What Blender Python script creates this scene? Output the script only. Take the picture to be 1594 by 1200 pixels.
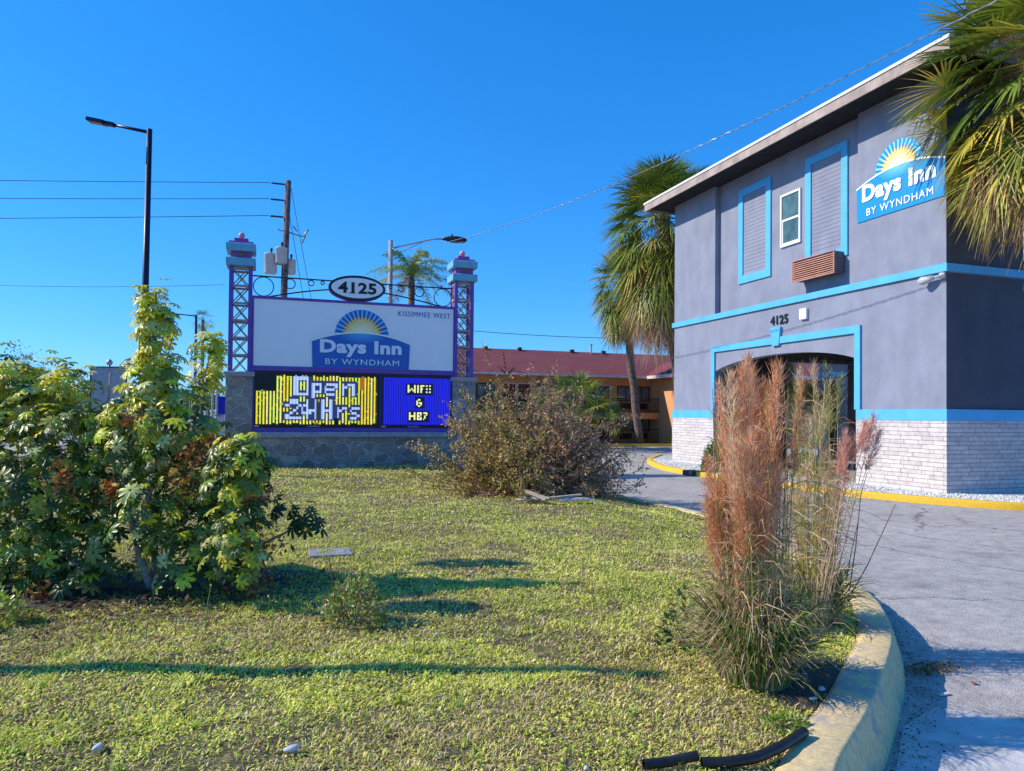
import bpy, math, random
import numpy as np
from mathutils import Matrix, Vector
R = math.radians
rng = np.random.default_rng(7)
random.seed(7)
scene = bpy.context.scene
for o in list(bpy.data.objects):
    bpy.data.objects.remove(o)
COL = scene.collection

# ------------------------------------------------------------------ camera
EYE = 1.9
YAW, PITCH, ROLL, FPX, SH = math.atan(377/1120), R(0.93), 0.009, 1120.0, 27.0
_fw = np.array([math.sin(YAW)*math.cos(PITCH), math.cos(YAW)*math.cos(PITCH), math.sin(PITCH)])
_rt = np.array([math.cos(YAW), -math.sin(YAW), 0.0])
_up = np.cross(_rt, _fw)
_c, _s = math.cos(ROLL), math.sin(ROLL)
_rt, _up = _c*_rt + _s*_up, -_s*_rt + _c*_up
cam_d = bpy.data.cameras.new('camera')
cam = bpy.data.objects.new('camera', cam_d); COL.objects.link(cam)
cam.matrix_world = Matrix(((_rt[0], _up[0], -_fw[0], 0), (_rt[1], _up[1], -_fw[1], 0),
                           (_rt[2], _up[2], -_fw[2], EYE), (0, 0, 0, 1)))
cam_d.sensor_width = 36.0
cam_d.lens = FPX/1594*36
cam_d.shift_y = SH/1594
cam_d.clip_start = 0.1; cam_d.clip_end = 3000
scene.camera = cam

# ------------------------------------------------------------------ light
SUN_EL = R(36.0)
SUN_H = np.array([-0.948, 0.319]); SUN_H /= np.linalg.norm(SUN_H)
world = bpy.data.worlds.new('World'); scene.world = world; world.use_nodes = True
wn = world.node_tree; wn.nodes.clear()
sky = wn.nodes.new('ShaderNodeTexSky'); sky.sky_type = 'NISHITA'; sky.sun_disc = False
sky.sun_elevation = SUN_EL; sky.sun_rotation = math.atan2(SUN_H[0], SUN_H[1])
sky.air_density = 1.0; sky.dust_density = 0.3; sky.ozone_density = 3.0; sky.altitude = 0
hs = wn.nodes.new('ShaderNodeHueSaturation'); hs.inputs['Saturation'].default_value = 1.15; hs.inputs['Value'].default_value = 1.78
gm = wn.nodes.new('ShaderNodeGamma'); gm.inputs['Gamma'].default_value = 0.7
tn = wn.nodes.new('ShaderNodeMix'); tn.data_type = 'RGBA'; tn.blend_type = 'MULTIPLY'; tn.inputs[0].default_value = 1.0; tn.inputs[7].default_value = (0.43, 0.76, 1.24, 1)
bg = wn.nodes.new('ShaderNodeBackground'); bg.inputs['Strength'].default_value = 0.15
wo = wn.nodes.new('ShaderNodeOutputWorld')
wn.links.new(sky.outputs[0], gm.inputs['Color']); wn.links.new(gm.outputs[0], tn.inputs[6]); wn.links.new(tn.outputs[2], hs.inputs['Color']); wn.links.new(hs.outputs[0], bg.inputs['Color']); wn.links.new(bg.outputs[0], wo.inputs['Surface'])
sd = bpy.data.lights.new('sun', 'SUN'); sd.energy = 5.0; sd.angle = R(0.53); sd.color = (1.0, 0.90, 0.73)
sun = bpy.data.objects.new('sun', sd); COL.objects.link(sun)
sdir = Vector((SUN_H[0]*math.cos(SUN_EL), SUN_H[1]*math.cos(SUN_EL), math.sin(SUN_EL)))
sun.rotation_euler = sdir.to_track_quat('Z', 'Y').to_euler(); sun.location = (-20, 8, 30)
scene.view_settings.view_transform = 'Standard'; scene.view_settings.look = 'None'
scene.view_settings.exposure = 0.12; scene.view_settings.gamma = 1.0
scene.render.engine = 'CYCLES'
scene.cycles.max_bounces = 6; scene.cycles.transparent_max_bounces = 8

# ------------------------------------------------------------------ materials
def srgb(r, g, b):
    f = lambda c: ((c/255+0.055)/1.055)**2.4 if c > 10 else c/255/12.92
    return (f(r), f(g), f(b))
def new_mat(name):
    m = bpy.data.materials.new(name); m.use_nodes = True
    nt = m.node_tree; nt.nodes.clear()
    out = nt.nodes.new('ShaderNodeOutputMaterial'); p = nt.nodes.new('ShaderNodeBsdfPrincipled')
    nt.links.new(p.outputs[0], out.inputs[0])
    return m, nt, p, out
def N(nt, t, **kw):
    n = nt.nodes.new(t)
    for k, v in kw.items():
        if k in n.inputs: n.inputs[k].default_value = v
        else: setattr(n, k, v)
    return n
def ramp(nt, src, stops):
    r = nt.nodes.new('ShaderNodeValToRGB'); el = r.color_ramp.elements
    while len(el) < len(stops): el.new(0.5)
    for e, (p, c) in zip(el, stops):
        e.position = p; e.color = (*c, 1) if len(c) == 3 else c
    nt.links.new(src, r.inputs[0]); return r
def noise(nt, co, scale, detail=4.0, rough=0.55):
    n = N(nt, 'ShaderNodeTexNoise'); n.inputs['Scale'].default_value = scale
    n.inputs['Detail'].default_value = detail; n.inputs['Roughness'].default_value = rough
    nt.links.new(co, n.inputs['Vector']); return n
def mix(nt, fac, a, b, mode='MIX'):
    m = N(nt, 'ShaderNodeMix', data_type='RGBA', blend_type=mode)
    for i, v in ((0, fac), (6, a), (7, b)):
        if hasattr(v, 'is_linked') or isinstance(v, bpy.types.NodeSocket): nt.links.new(v, m.inputs[i])
        else: m.inputs[i].default_value = v if i == 0 else (*v, 1)
    return m.outputs[2]
def bump(nt, p, h, strength, dist=0.02):
    b = N(nt, 'ShaderNodeBump'); b.inputs['Strength'].default_value = strength; b.inputs['Distance'].default_value = dist
    nt.links.new(h, b.inputs['Height']); nt.links.new(b.outputs[0], p.inputs['Normal'])
def pbr(name, col, rough=0.6, metal=0.0, var=0.12, vs=3.0, bs=0.0, bscale=40.0, col2=None, spec=0.4, streak=0.0):
    m, nt, p, out = new_mat(name)
    tc = N(nt, 'ShaderNodeTexCoord').outputs['Object']
    dark = tuple(c*(1-var*2) for c in col) if col2 is None else col2
    n = noise(nt, tc, vs, 5)
    r = ramp(nt, n.outputs[0], [(0.35, dark), (0.62, col)])
    c = r.outputs[0]
    if streak:
        mp = N(nt, 'ShaderNodeMapping'); mp.inputs['Scale'].default_value = (1.1, 1.1, 0.4)
        nt.links.new(tc, mp.inputs[0]); n2 = noise(nt, mp.outputs[0], 2.2, 6, 0.65)
        r2 = ramp(nt, n2.outputs[0], [(0.38, (1-streak,)*3), (0.6, (1, 1, 1))])
        c = mix(nt, 1.0, c, r2.outputs[0], 'MULTIPLY')
    nt.links.new(c, p.inputs['Base Color'])
    rr = ramp(nt, n.outputs[0], [(0.3, (min(1, rough+0.12),)*3), (0.7, (max(0, rough-0.08),)*3)])
    nt.links.new(rr.outputs[0], p.inputs['Roughness'])
    p.inputs['Metallic'].default_value = metal
    p.inputs['Specular IOR Level'].default_value = spec
    if bs: bump(nt, p, noise(nt, tc, bscale, 5).outputs[0], bs)
    return m
def leafmat(name, rough=0.45, trans=0.3, spec=0.4):
    m, nt, p, out = new_mat(name)
    a = N(nt, 'ShaderNodeAttribute', attribute_name='Col')
    nt.links.new(a.outputs['Color'], p.inputs['Base Color'])
    p.inputs['Roughness'].default_value = rough; p.inputs['Specular IOR Level'].default_value = spec
    t = N(nt, 'ShaderNodeBsdfTranslucent'); nt.links.new(a.outputs['Color'], t.inputs['Color'])
    mx = N(nt, 'ShaderNodeMixShader'); mx.inputs[0].default_value = trans
    nt.links.new(p.outputs[0], mx.inputs[1]); nt.links.new(t.outputs[0], mx.inputs[2]); nt.links.new(mx.outputs[0], out.inputs[0])
    return m
def vcolmat(name, rough=0.5, emit=0.0):
    m, nt, p, out = new_mat(name)
    a = N(nt, 'ShaderNodeAttribute', attribute_name='Col')
    if emit:
        p.inputs['Base Color'].default_value = (0.01, 0.01, 0.012, 1)
        nt.links.new(a.outputs['Color'], p.inputs['Emission Color']); p.inputs['Emission Strength'].default_value = emit
    else: nt.links.new(a.outputs['Color'], p.inputs['Base Color'])
    p.inputs['Roughness'].default_value = rough
    return m

M = {}
M['wall'] = pbr('blue_grey_stucco', (0.265, 0.29, 0.385), 0.85, var=0.06, vs=1.1, bs=0.35, bscale=90, streak=0.10)
M['south_wall'] = pbr('dark_blue_grey_stucco', (0.085, 0.09, 0.125), 0.85, var=0.06, vs=1.1, bs=0.3, bscale=90, streak=0.08)  # south face: darker tone of the wall colour
M['wall_shaded'] = pbr('shaded_stucco', (0.045, 0.05, 0.065), 0.9, var=0.1)  # wall colour darkened: the passage shade is put into it
M['trim_blue'] = pbr('sky_blue_trim', (0.10, 0.47, 0.82), 0.6, var=0.05, vs=2, streak=0.08)
M['fascia'] = pbr('weathered_fascia', (0.46, 0.37, 0.33), 0.7, var=0.15, vs=2.5, streak=0.12)
M['drip'] = pbr('white_drip_edge', (0.78, 0.76, 0.74), 0.5, var=0.05)
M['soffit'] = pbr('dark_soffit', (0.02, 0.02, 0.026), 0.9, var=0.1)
M['roof_grey'] = pbr('grey_shingle', (0.16, 0.15, 0.15), 0.95, var=0.2, vs=8, bs=0.3)
M['white'] = pbr('white_paint', (0.74, 0.74, 0.74), 0.5, var=0.04)
M['white_metal'] = pbr('pale_enamel', (0.55, 0.56, 0.58), 0.45, var=0.08, vs=5)
M['black'] = pbr('black_paint', (0.012, 0.012, 0.016), 0.4, var=0.1)
M['ac_brown'] = pbr('ac_brown_slats', (0.56, 0.27, 0.20), 0.55, var=0.1)
M['ac_grey'] = pbr('ac_grey_side', (0.12, 0.12, 0.14), 0.6)
M['purple'] = pbr('purple_paint', (0.17, 0.075, 0.42), 0.5, var=0.08, vs=4)
M['magenta'] = pbr('magenta_paint', (0.30, 0.07, 0.34), 0.5, var=0.08, vs=6)
M['teal'] = pbr('teal_paint', (0.17, 0.44, 0.60), 0.5, var=0.06, vs=6)
M['tan'] = pbr('tan_lattice', (0.42, 0.31, 0.29), 0.6, var=0.12, vs=8)
M['rose_ball'] = pbr('copper_ball', (0.62, 0.36, 0.33), 0.35, var=0.1, vs=20)
M['signwhite'] = pbr('sign_panel_white', (0.93, 0.90, 0.93), 0.35, var=0.02, vs=1.0)
M['capstone'] = pbr('cap_stone', (0.38, 0.37, 0.41), 0.85, var=0.12, vs=6, bs=0.2)
M['iron'] = pbr('black_wrought_iron', (0.02, 0.025, 0.045), 0.5)
M['navy'] = pbr('navy_lamp_steel', (0.013, 0.018, 0.05), 0.4, metal=0.3)
M['concrete_pole'] = pbr('concrete_pole', (0.40, 0.39, 0.42), 0.8, var=0.1, vs=6, streak=0.1)
M['steel'] = pbr('galvanised_steel', (0.42, 0.44, 0.45), 0.45, metal=0.5, var=0.1, vs=8)
M['wood_pole'] = pbr('creosote_wood', (0.20, 0.14, 0.13), 0.9, var=0.3, vs=5, bs=0.4, bscale=20)
M['wire'] = pbr('cable', (0.05, 0.06, 0.09), 0.5)
M['wire_light'] = pbr('twisted_cable', (0.30, 0.33, 0.40), 0.4, metal=0.3)
M['glass'] = pbr('dark_glass', (0.02, 0.03, 0.035), 0.08, var=0.2, spec=0.9)
M['glass_g'] = pbr('greenish_glass', (0.10, 0.20, 0.19), 0.12, var=0.3, vs=1.6, spec=0.8)
M['curtain'] = pbr('pale_curtain', (0.20, 0.23, 0.25), 0.8, var=0.15, vs=3)
M['motel_wall'] = pbr('orange_tan_stucco', (0.74, 0.37, 0.17), 0.85, var=0.08, vs=0.6, streak=0.08)
M['motel_roof'] = None
M['motel_fascia'] = pbr('pale_fascia', (0.72, 0.60, 0.58), 0.6)
M['door_red'] = pbr('maroon_door', (0.16, 0.025, 0.035), 0.5)
M['brown_dark'] = pbr('dark_brown_metal', (0.035, 0.022, 0.022), 0.6)
M['bark'] = pbr('grey_bark', (0.36, 0.32, 0.30), 0.85, var=0.25, vs=12, bs=0.4)
M['brown_bark'] = pbr('brown_twig', (0.20, 0.15, 0.125), 0.9, var=0.3, vs=15)
M['palm_bark'] = pbr('palm_trunk', (0.20, 0.145, 0.12), 0.95, var=0.3, vs=7, bs=0.8, bscale=14)
M['leaf'] = leafmat('glossy_leaf', 0.36, 0.36, 0.5)
M['dryleaf'] = leafmat('dry_leaf', 0.7, 0.25, 0.2)
M['grass'] = leafmat('lawn_blade', 0.55, 0.28, 0.25)
M['palm'] = leafmat('palm_leaf', 0.42, 0.2, 0.45)
M['plume'] = leafmat('plume_fibre', 0.8, 0.35, 0.1)
M['print'] = vcolmat('printed_graphic', 0.4)
M['led'] = vcolmat('led_pixels', 0.5, 1.0)
M['plastic_black'] = pbr('black_corrugated_plastic', (0.02, 0.02, 0.024), 0.38, var=0.2, vs=20)
M['litter'] = pbr('litter_white', (0.62, 0.62, 0.62), 0.7)
M['lidc'] = pbr('concrete_lid', (0.30, 0.31, 0.36), 0.8, var=0.2, vs=14, bs=0.4)
M['red_scrap'] = pbr('red_scrap', (0.6, 0.04, 0.06), 0.6)
M['board'] = pbr('weathered_board', (0.50, 0.40, 0.33), 0.8, var=0.2, vs=12)
M['mulch'] = pbr('red_mulch', (0.24, 0.11, 0.09), 0.95, var=0.3, vs=14, bs=1.0, bscale=30)
M['banner'] = pbr('deep_blue_banner', (0.01, 0.02, 0.45), 0.6)
M['car_paint'] = pbr('dark_blue_car', (0.02, 0.03, 0.08), 0.25, spec=0.7)
M['rubber'] = pbr('tyre_rubber', (0.02, 0.02, 0.02), 0.8)
M['tail'] = pbr('red_lens', (0.5, 0.02, 0.02), 0.3)
M['pale_building'] = pbr('pale_building', (0.42, 0.40, 0.40), 0.8)
M['street'] = pbr('pale_street', (0.24, 0.23, 0.235), 0.9, var=0.1, vs=2)
M['walk'] = pbr('sidewalk_concrete', (0.42, 0.40, 0.38), 0.9, var=0.1, vs=3)

def m_roof():
    m, nt, p, out = new_mat('red_shingle_roof')
    tc = N(nt, 'ShaderNodeTexCoord').outputs['Object']
    sp = N(nt, 'ShaderNodeSeparateXYZ'); nt.links.new(tc, sp.inputs[0])
    cb = N(nt, 'ShaderNodeCombineXYZ'); nt.links.new(sp.outputs[0], cb.inputs[0])
    ad = N(nt, 'ShaderNodeMath', operation='ADD'); nt.links.new(sp.outputs[1], ad.inputs[0]); nt.links.new(sp.outputs[2], ad.inputs[1]); nt.links.new(ad.outputs[0], cb.inputs[1])
    b = N(nt, 'ShaderNodeTexBrick'); b.inputs['Scale'].default_value = 1.0
    b.inputs['Color1'].default_value = (0.24, 0.052, 0.058, 1); b.inputs['Color2'].default_value = (0.18, 0.042, 0.05, 1); b.inputs['Mortar'].default_value = (0.10, 0.02, 0.03, 1)
    b.inputs['Mortar Size'].default_value = 0.012; b.inputs['Brick Width'].default_value = 0.35; b.inputs['Row Height'].default_value = 0.2
    nt.links.new(cb.outputs[0], b.inputs['Vector'])
    n = noise(nt, tc, 0.7, 5); r = ramp(nt, n.outputs[0], [(0.3, (0.8, 0.8, 0.82)), (0.7, (1.1, 1.05, 1.05))])
    nt.links.new(mix(nt, 1.0, b.outputs[0], r.outputs[0], 'MULTIPLY'), p.inputs['Base Color']); p.inputs['Roughness'].default_value = 0.95
    return m
M['motel_roof'] = m_roof()
def m_brick():
    m, nt, p, out = new_mat('white_painted_ledger_brick')
    tc = N(nt, 'ShaderNodeTexCoord').outputs['Object']
    sp = N(nt, 'ShaderNodeSeparateXYZ'); nt.links.new(tc, sp.inputs[0])
    ad = N(nt, 'ShaderNodeMath', operation='ADD'); nt.links.new(sp.outputs[0], ad.inputs[0]); nt.links.new(sp.outputs[1], ad.inputs[1])
    cb = N(nt, 'ShaderNodeCombineXYZ'); nt.links.new(ad.outputs[0], cb.inputs[0]); nt.links.new(sp.outputs[2], cb.inputs[1])
    dn = noise(nt, cb.outputs[0], 3.0, 3)
    dm = N(nt, 'ShaderNodeVectorMath', operation='MULTIPLY_ADD'); nt.links.new(dn.outputs[1], dm.inputs[0]); dm.inputs[1].default_value = (0.05, 0.012, 0); nt.links.new(cb.outputs[0], dm.inputs[2])
    b = N(nt, 'ShaderNodeTexBrick'); b.inputs['Scale'].default_value = 1.0
    b.inputs['Color1'].default_value = (0.66, 0.60, 0.58, 1); b.inputs['Color2'].default_value = (0.52, 0.47, 0.46, 1); b.inputs['Mortar'].default_value = (0.20, 0.18, 0.19, 1)
    b.inputs['Mortar Size'].default_value = 0.007; b.inputs['Mortar Smooth'].default_value = 0.4; b.inputs['Brick Width'].default_value = 0.62; b.inputs['Row Height'].default_value = 0.105
    b.offset = 0.37; b.squash = 0.7; b.squash_frequency = 3
    nt.links.new(dm.outputs[0], b.inputs['Vector'])
    n = noise(nt, tc, 9, 5); r = ramp(nt, n.outputs[0], [(0.3, (0.82, 0.82, 0.84)), (0.6, (1.08, 1.08, 1.08))])
    nt.links.new(mix(nt, 1.0, b.outputs[0], r.outputs[0], 'MULTIPLY'), p.inputs['Base Color']); p.inputs['Roughness'].default_value = 0.8
    hgt = mix(nt, 0.35, b.outputs[0], n.outputs[1]); bump(nt, p, hgt, 0.8, 0.03)
    return m
M['brick'] = m_brick()
def m_stone():
    m, nt, p, out = new_mat('brown_field_stone_veneer')
    tc = N(nt, 'ShaderNodeTexCoord').outputs['Object']
    mp = N(nt, 'ShaderNodeMapping'); mp.inputs['Scale'].default_value = (1.9, 1.9, 3.4); nt.links.new(tc, mp.inputs[0])
    dn = noise(nt, mp.outputs[0], 1.5, 3)
    dm = N(nt, 'ShaderNodeVectorMath', operation='MULTIPLY_ADD'); nt.links.new(dn.outputs[1], dm.inputs[0]); dm.inputs[1].default_value = (0.35, 0.35, 0.35); nt.links.new(mp.outputs[0], dm.inputs[2])
    v = N(nt, 'ShaderNodeTexVoronoi', feature='DISTANCE_TO_EDGE', distance='EUCLIDEAN'); nt.links.new(dm.outputs[0], v.inputs['Vector']); v.inputs['Scale'].default_value = 1.25
    v2 = N(nt, 'ShaderNodeTexVoronoi', feature='F1'); nt.links.new(dm.outputs[0], v2.inputs['Vector']); v2.inputs['Scale'].default_value = 1.25
    sx = N(nt, 'ShaderNodeSeparateColor'); nt.links.new(v2.outputs['Color'], sx.inputs[0])
    st = ramp(nt, sx.outputs[0], [(0.0, (0.18, 0.15, 0.14)), (0.3, (0.34, 0.26, 0.21)), (0.55, (0.26, 0.23, 0.235)), (0.8, (0.42, 0.34, 0.27)), (1.0, (0.21, 0.20, 0.23))])
    ns = noise(nt, tc, 14, 5); rr = ramp(nt, ns.outputs[0], [(0.3, (0.7, 0.7, 0.7)), (0.7, (1.25, 1.25, 1.25))])
    sc = mix(nt, 1.0, st.outputs[0], rr.outputs[0], 'MULTIPLY')
    mo = ramp(nt, v.outputs['Distance'], [(0.022, (0, 0, 0)), (0.05, (1, 1, 1))])
    nt.links.new(mix(nt, mo.outputs[0], (0.46, 0.43, 0.42), sc), p.inputs['Base Color'])
    p.inputs['Roughness'].default_value = 0.9; bump(nt, p, mo.outputs[0], 0.9, 0.03)
    return m
M['stone'] = m_stone()
def m_asphalt():
    m, nt, p, out = new_mat('worn_asphalt')
    tc = N(nt, 'ShaderNodeTexCoord').outputs['Object']
    a = noise(nt, tc, 0.35, 6); b = noise(nt, tc, 5, 5, 0.7)
    v = N(nt, 'ShaderNodeTexVoronoi', feature='F1'); v.inputs['Scale'].default_value = 75; nt.links.new(tc, v.inputs['Vector'])
    sc = N(nt, 'ShaderNodeSeparateColor'); nt.links.new(v.outputs['Color'], sc.inputs[0])
    g = ramp(nt, sc.outputs[0], [(0.0, (0.14, 0.14, 0.145)), (0.5, (0.42, 0.405, 0.40)), (0.93, (0.60, 0.58, 0.56)), (1.0, (0.7, 0.68, 0.62))])
    c = mix(nt, 0.7, g.outputs[0], ramp(nt, a.outputs[0], [(0.3, (0.34, 0.312, 0.29)), (0.7, (0.48, 0.44, 0.41))]).outputs[0])
    c = mix(nt, 1.0, c, ramp(nt, b.outputs[0], [(0.3, (0.70, 0.70, 0.70)), (0.65, (1.12, 1.12, 1.12))]).outputs[0], 'MULTIPLY')
    st = noise(nt, tc, 0.9, 3, 0.5); c = mix(nt, 1.0, c, ramp(nt, st.outputs[0], [(0.30, (0.72, 0.72, 0.72)), (0.42, (1, 1, 1)), (0.60, (1, 1, 1)), (0.75, (1.12, 1.11, 1.09))]).outputs[0], 'MULTIPLY')
    # cracks
    dn = noise(nt, tc, 1.2, 6, 0.7)
    dm = N(nt, 'ShaderNodeVectorMath', operation='MULTIPLY_ADD'); nt.links.new(dn.outputs[1], dm.inputs[0]); dm.inputs[1].default_value = (0.9, 0.9, 0); nt.links.new(tc, dm.inputs[2])
    ck = N(nt, 'ShaderNodeTexVoronoi', feature='DISTANCE_TO_EDGE'); ck.inputs['Scale'].default_value = 0.28; nt.links.new(dm.outputs[0], ck.inputs['Vector'])
    cr = ramp(nt, ck.outputs['Distance'], [(0.0, (0.35, 0.35, 0.36)), (0.006, (1, 1, 1))])
    c = mix(nt, 1.0, c, cr.outputs[0], 'MULTIPLY')
    nt.links.new(c, p.inputs['Base Color']); p.inputs['Roughness'].default_value = 0.88
    bump(nt, p, v.outputs['Distance'], 0.5, 0.01)
    return m
M['asphalt'] = m_asphalt()
def m_curb(name, yellow, worn):
    m, nt, p, out = new_mat(name)
    tc = N(nt, 'ShaderNodeTexCoord').outputs['Object']
    a = noise(nt, tc, 4.5, 8, 0.72); b = noise(nt, tc, 30, 4)
    y = mix(nt, 1.0, yellow, ramp(nt, b.outputs[0], [(0.3, (0.75, 0.75, 0.75)), (0.7, (1.1, 1.1, 1.1))]).outputs[0], 'MULTIPLY')
    f = ramp(nt, a.outputs[0], [(worn, (1, 1, 1)), (worn+0.10, (0, 0, 0))])
    c = mix(nt, f.outputs[0], y, (0.40, 0.35, 0.31))
    nt.links.new(c, p.inputs['Base Color']); p.inputs['Roughness'].default_value = 0.8
    bump(nt, p, a.outputs[0], 0.4, 0.02); return m
M['curb_worn'] = m_curb('worn_yellow_curb', (0.74, 0.57, 0.29), 0.39)
M['curb_new'] = m_curb('yellow_curb', (0.78, 0.47, 0.03), 0.24)
def m_gravel():
    m, nt, p, out = new_mat('white_marble_chips')
    tc = N(nt, 'ShaderNodeTexCoord').outputs['Object']
    v = N(nt, 'ShaderNodeTexVoronoi', feature='F1'); v.inputs['Scale'].default_value = 16; nt.links.new(tc, v.inputs['Vector'])
    sc = N(nt, 'ShaderNodeSeparateColor'); nt.links.new(v.outputs['Color'], sc.inputs[0])
    g = ramp(nt, sc.outputs[0], [(0.0, (0.34, 0.33, 0.33)), (0.5, (0.6, 0.59, 0.58)), (1.0, (0.8, 0.79, 0.78))])
    nt.links.new(g.outputs[0], p.inputs['Base Color']); p.inputs['Roughness'].default_value = 0.8
    bump(nt, p, v.outputs['Distance'], 1.0, 0.05); return m
M['gravel'] = m_gravel()
def m_soil(name, cols, s=6):
    m, nt, p, out = new_mat(name)
    tc = N(nt, 'ShaderNodeTexCoord').outputs['Object']
    a = noise(nt, tc, s, 6, 0.7); b = noise(nt, tc, 0.6, 4)
    c = ramp(nt, a.outputs[0], [(0.3, cols[0]), (0.5, cols[1]), (0.7, cols[2])]).outputs[0]
    c = mix(nt, 1.0, c, ramp(nt, b.outputs[0], [(0.35, (0.8, 0.85, 0.7)), (0.65, (1.15, 1.1, 1.0))]).outputs[0], 'MULTIPLY')
    nt.links.new(c, p.inputs['Base Color']); p.inputs['Roughness'].default_value = 0.95
    bump(nt, p, a.outputs[0], 1.0, 0.03); return m
M['lawn'] = m_soil('lawn_thatch', [(0.03, 0.025, 0.015), (0.12, 0.10, 0.045), (0.40, 0.30, 0.19)], 16)
M['ground'] = m_soil('far_ground', [(0.10, 0.12, 0.05), (0.16, 0.16, 0.08), (0.22, 0.20, 0.12)], 3)
M['soil'] = m_soil('dark_soil', [(0.035, 0.028, 0.022), (0.07, 0.055, 0.045), (0.12, 0.095, 0.07)], 14)
M['concrete'] = pbr('concrete_pan', (0.60, 0.59, 0.58), 0.85, var=0.15, vs=5, bs=0.3, bscale=60, col2=(0.42, 0.42, 0.42))

# ------------------------------------------------------------------ mesh helpers
class MB:
    def __init__(s): s.v = []; s.f = []; s.c = []; s.col = None
    def add(s, vs, fs, col=None):
        n = len(s.v); s.v += [tuple(map(float, p)) for p in vs]; s.f += [tuple(i+n for i in f) for f in fs]
        s.c += [col or s.col or (1, 1, 1)]*len(vs) if not (isinstance(col, list)) else col
        return s
    def box(s, a, b, col=None):
        x0, y0, z0 = a; x1, y1, z1 = b
        if x0 > x1: x0, x1 = x1, x0
        if y0 > y1: y0, y1 = y1, y0
        if z0 > z1: z0, z1 = z1, z0
        return s.add([(x0,y0,z0),(x1,y0,z0),(x1,y1,z0),(x0,y1,z0),(x0,y0,z1),(x1,y0,z1),(x1,y1,z1),(x0,y1,z1)],
                     [(0,3,2,1),(4,5,6,7),(0,1,5,4),(1,2,6,5),(2,3,7,6),(3,0,4,7)], col)
    def cbox(s, a, b, c=0.01, col=None):      # chamfered box (top & bottom rings inset)
        x0, y0, z0 = [min(p, q) for p, q in zip(a, b)]; x1, y1, z1 = [max(p, q) for p, q in zip(a, b)]
        def ring(i, z): return [(x0+i,y0+i,z),(x1-i,y0+i,z),(x1-i,y1-i,z),(x0+i,y1-i,z)]
        v = ring(c, z0)+ring(0, z0+c)+ring(0, z1-c)+ring(c, z1); f = [(0,3,2,1),(12,13,14,15)]
        for k in range(3):
            for i in range(4): j = (i+1) % 4; f.append((k*4+i, k*4+j, k*4+4+j, k*4+4+i))
        return s.add(v, f, col)
    def bar(s, p, q, w, h=None, up=(0,0,1)):  # rectangular bar
        p = np.array(p, float); q = np.array(q, float); h = h or w; d = q-p; d /= np.linalg.norm(d); u = np.array(up, float)
        if abs(d@u) > 0.98: u = np.array([1.0, 0, 0])
        a = np.cross(d, u); a /= np.linalg.norm(a); b = np.cross(a, d)
        v = [e + sa*a*w/2 + sb*b*h/2 for e in (p, q) for sa, sb in ((-1,-1),(1,-1),(1,1),(-1,1))]
        return s.add(v, [(0,3,2,1),(4,5,6,7),(0,1,5,4),(1,2,6,5),(2,3,7,6),(3,0,4,7)])
    def tube(s, pts, r, n=8, cap=True, col=None):
        pts = [np.array(p, float) for p in pts]; rs = list(np.interp(np.linspace(0, 1, len(pts)), np.linspace(0, 1, len(r)), r)) if hasattr(r, '__len__') else [r]*len(pts)
        base = []; prev = None
        for i, p in enumerate(pts):
            d = pts[min(i+1, len(pts)-1)]-pts[max(i-1, 0)]; d /= max(1e-9, np.linalg.norm(d))
            if prev is None:
                a = np.cross(d, (0,0,1)) if abs(d[2]) < 0.95 else np.cross(d, (1,0,0))
            else: a = prev - d*(prev@d)
            a /= max(1e-9, np.linalg.norm(a)); prev = a; b = np.cross(d, a)
            for k in range(n):
                t = 2*math.pi*k/n; base.append(p + rs[i]*(math.cos(t)*a + math.sin(t)*b))
        f = []
        for i in range(len(pts)-1):
            for k in range(n):
                j = (k+1) % n; f.append((i*n+k, i*n+j, (i+1)*n+j, (i+1)*n+k))
        if cap: f += [tuple(range(n))[::-1], tuple((len(pts)-1)*n+k for k in range(n))]
        return s.add(base, f, col)
    def lathe(s, c, prof, n=16, axis='z'):
        v = []; f = []
        for r, z in prof:
            for k in range(n):
                t = 2*math.pi*k/n
                v.append((c[0]+r*math.cos(t), c[1]+r*math.sin(t), c[2]+z))
        for i in range(len(prof)-1):
            for k in range(n):
                j = (k+1) % n; f.append((i*n+k, i*n+j, (i+1)*n+j, (i+1)*n+k))
        f += [tuple(range(n))[::-1], tuple((len(prof)-1)*n+k for k in range(n))]
        return s.add(v, f)
    def prism(s, poly, o, u, w, n, t, col=None):   # polygon (a,b) in frame o,u,w extruded along n by t
        o, u, w, n = [np.array(q, float) for q in (o, u, w, n)]; k = len(poly)
        v = [o+a*u+b*w for a, b in poly]+[o+a*u+b*w+n*t for a, b in poly]
        f = [tuple(range(k))[::-1], tuple(range(k, 2*k))]+[(i, (i+1) % k, k+(i+1) % k, k+i) for i in range(k)]
        return s.add(v, f, col)
    def build(s, name, mat, parent=None, smooth=False, vc=False):
        off = np.array(parent_loc(parent)); me = bpy.data.meshes.new(name)
        me.from_pydata([tuple(np.array(p)-off) for p in s.v], [], s.f)
        if smooth: me.shade_smooth()
        if vc:
            a = me.color_attributes.new('Col', 'FLOAT_COLOR', 'POINT')
            a.data.foreach_set('color', np.array([(*c, 1) for c in s.c], 'f').ravel())
        me.materials.append(mat); me.update()
        o = bpy.data.objects.new(name, me); COL.objects.link(o)
        if parent is not None: o.parent = parent
        return o
def parent_loc(p):
    l = np.zeros(3)
    while p is not None: l += np.array(p.location); p = p.parent
    return l
def pieces(name, mat, parent, boxes):
    return [MB().box(a, b).build(name, mat, parent) for a, b in boxes]
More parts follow.
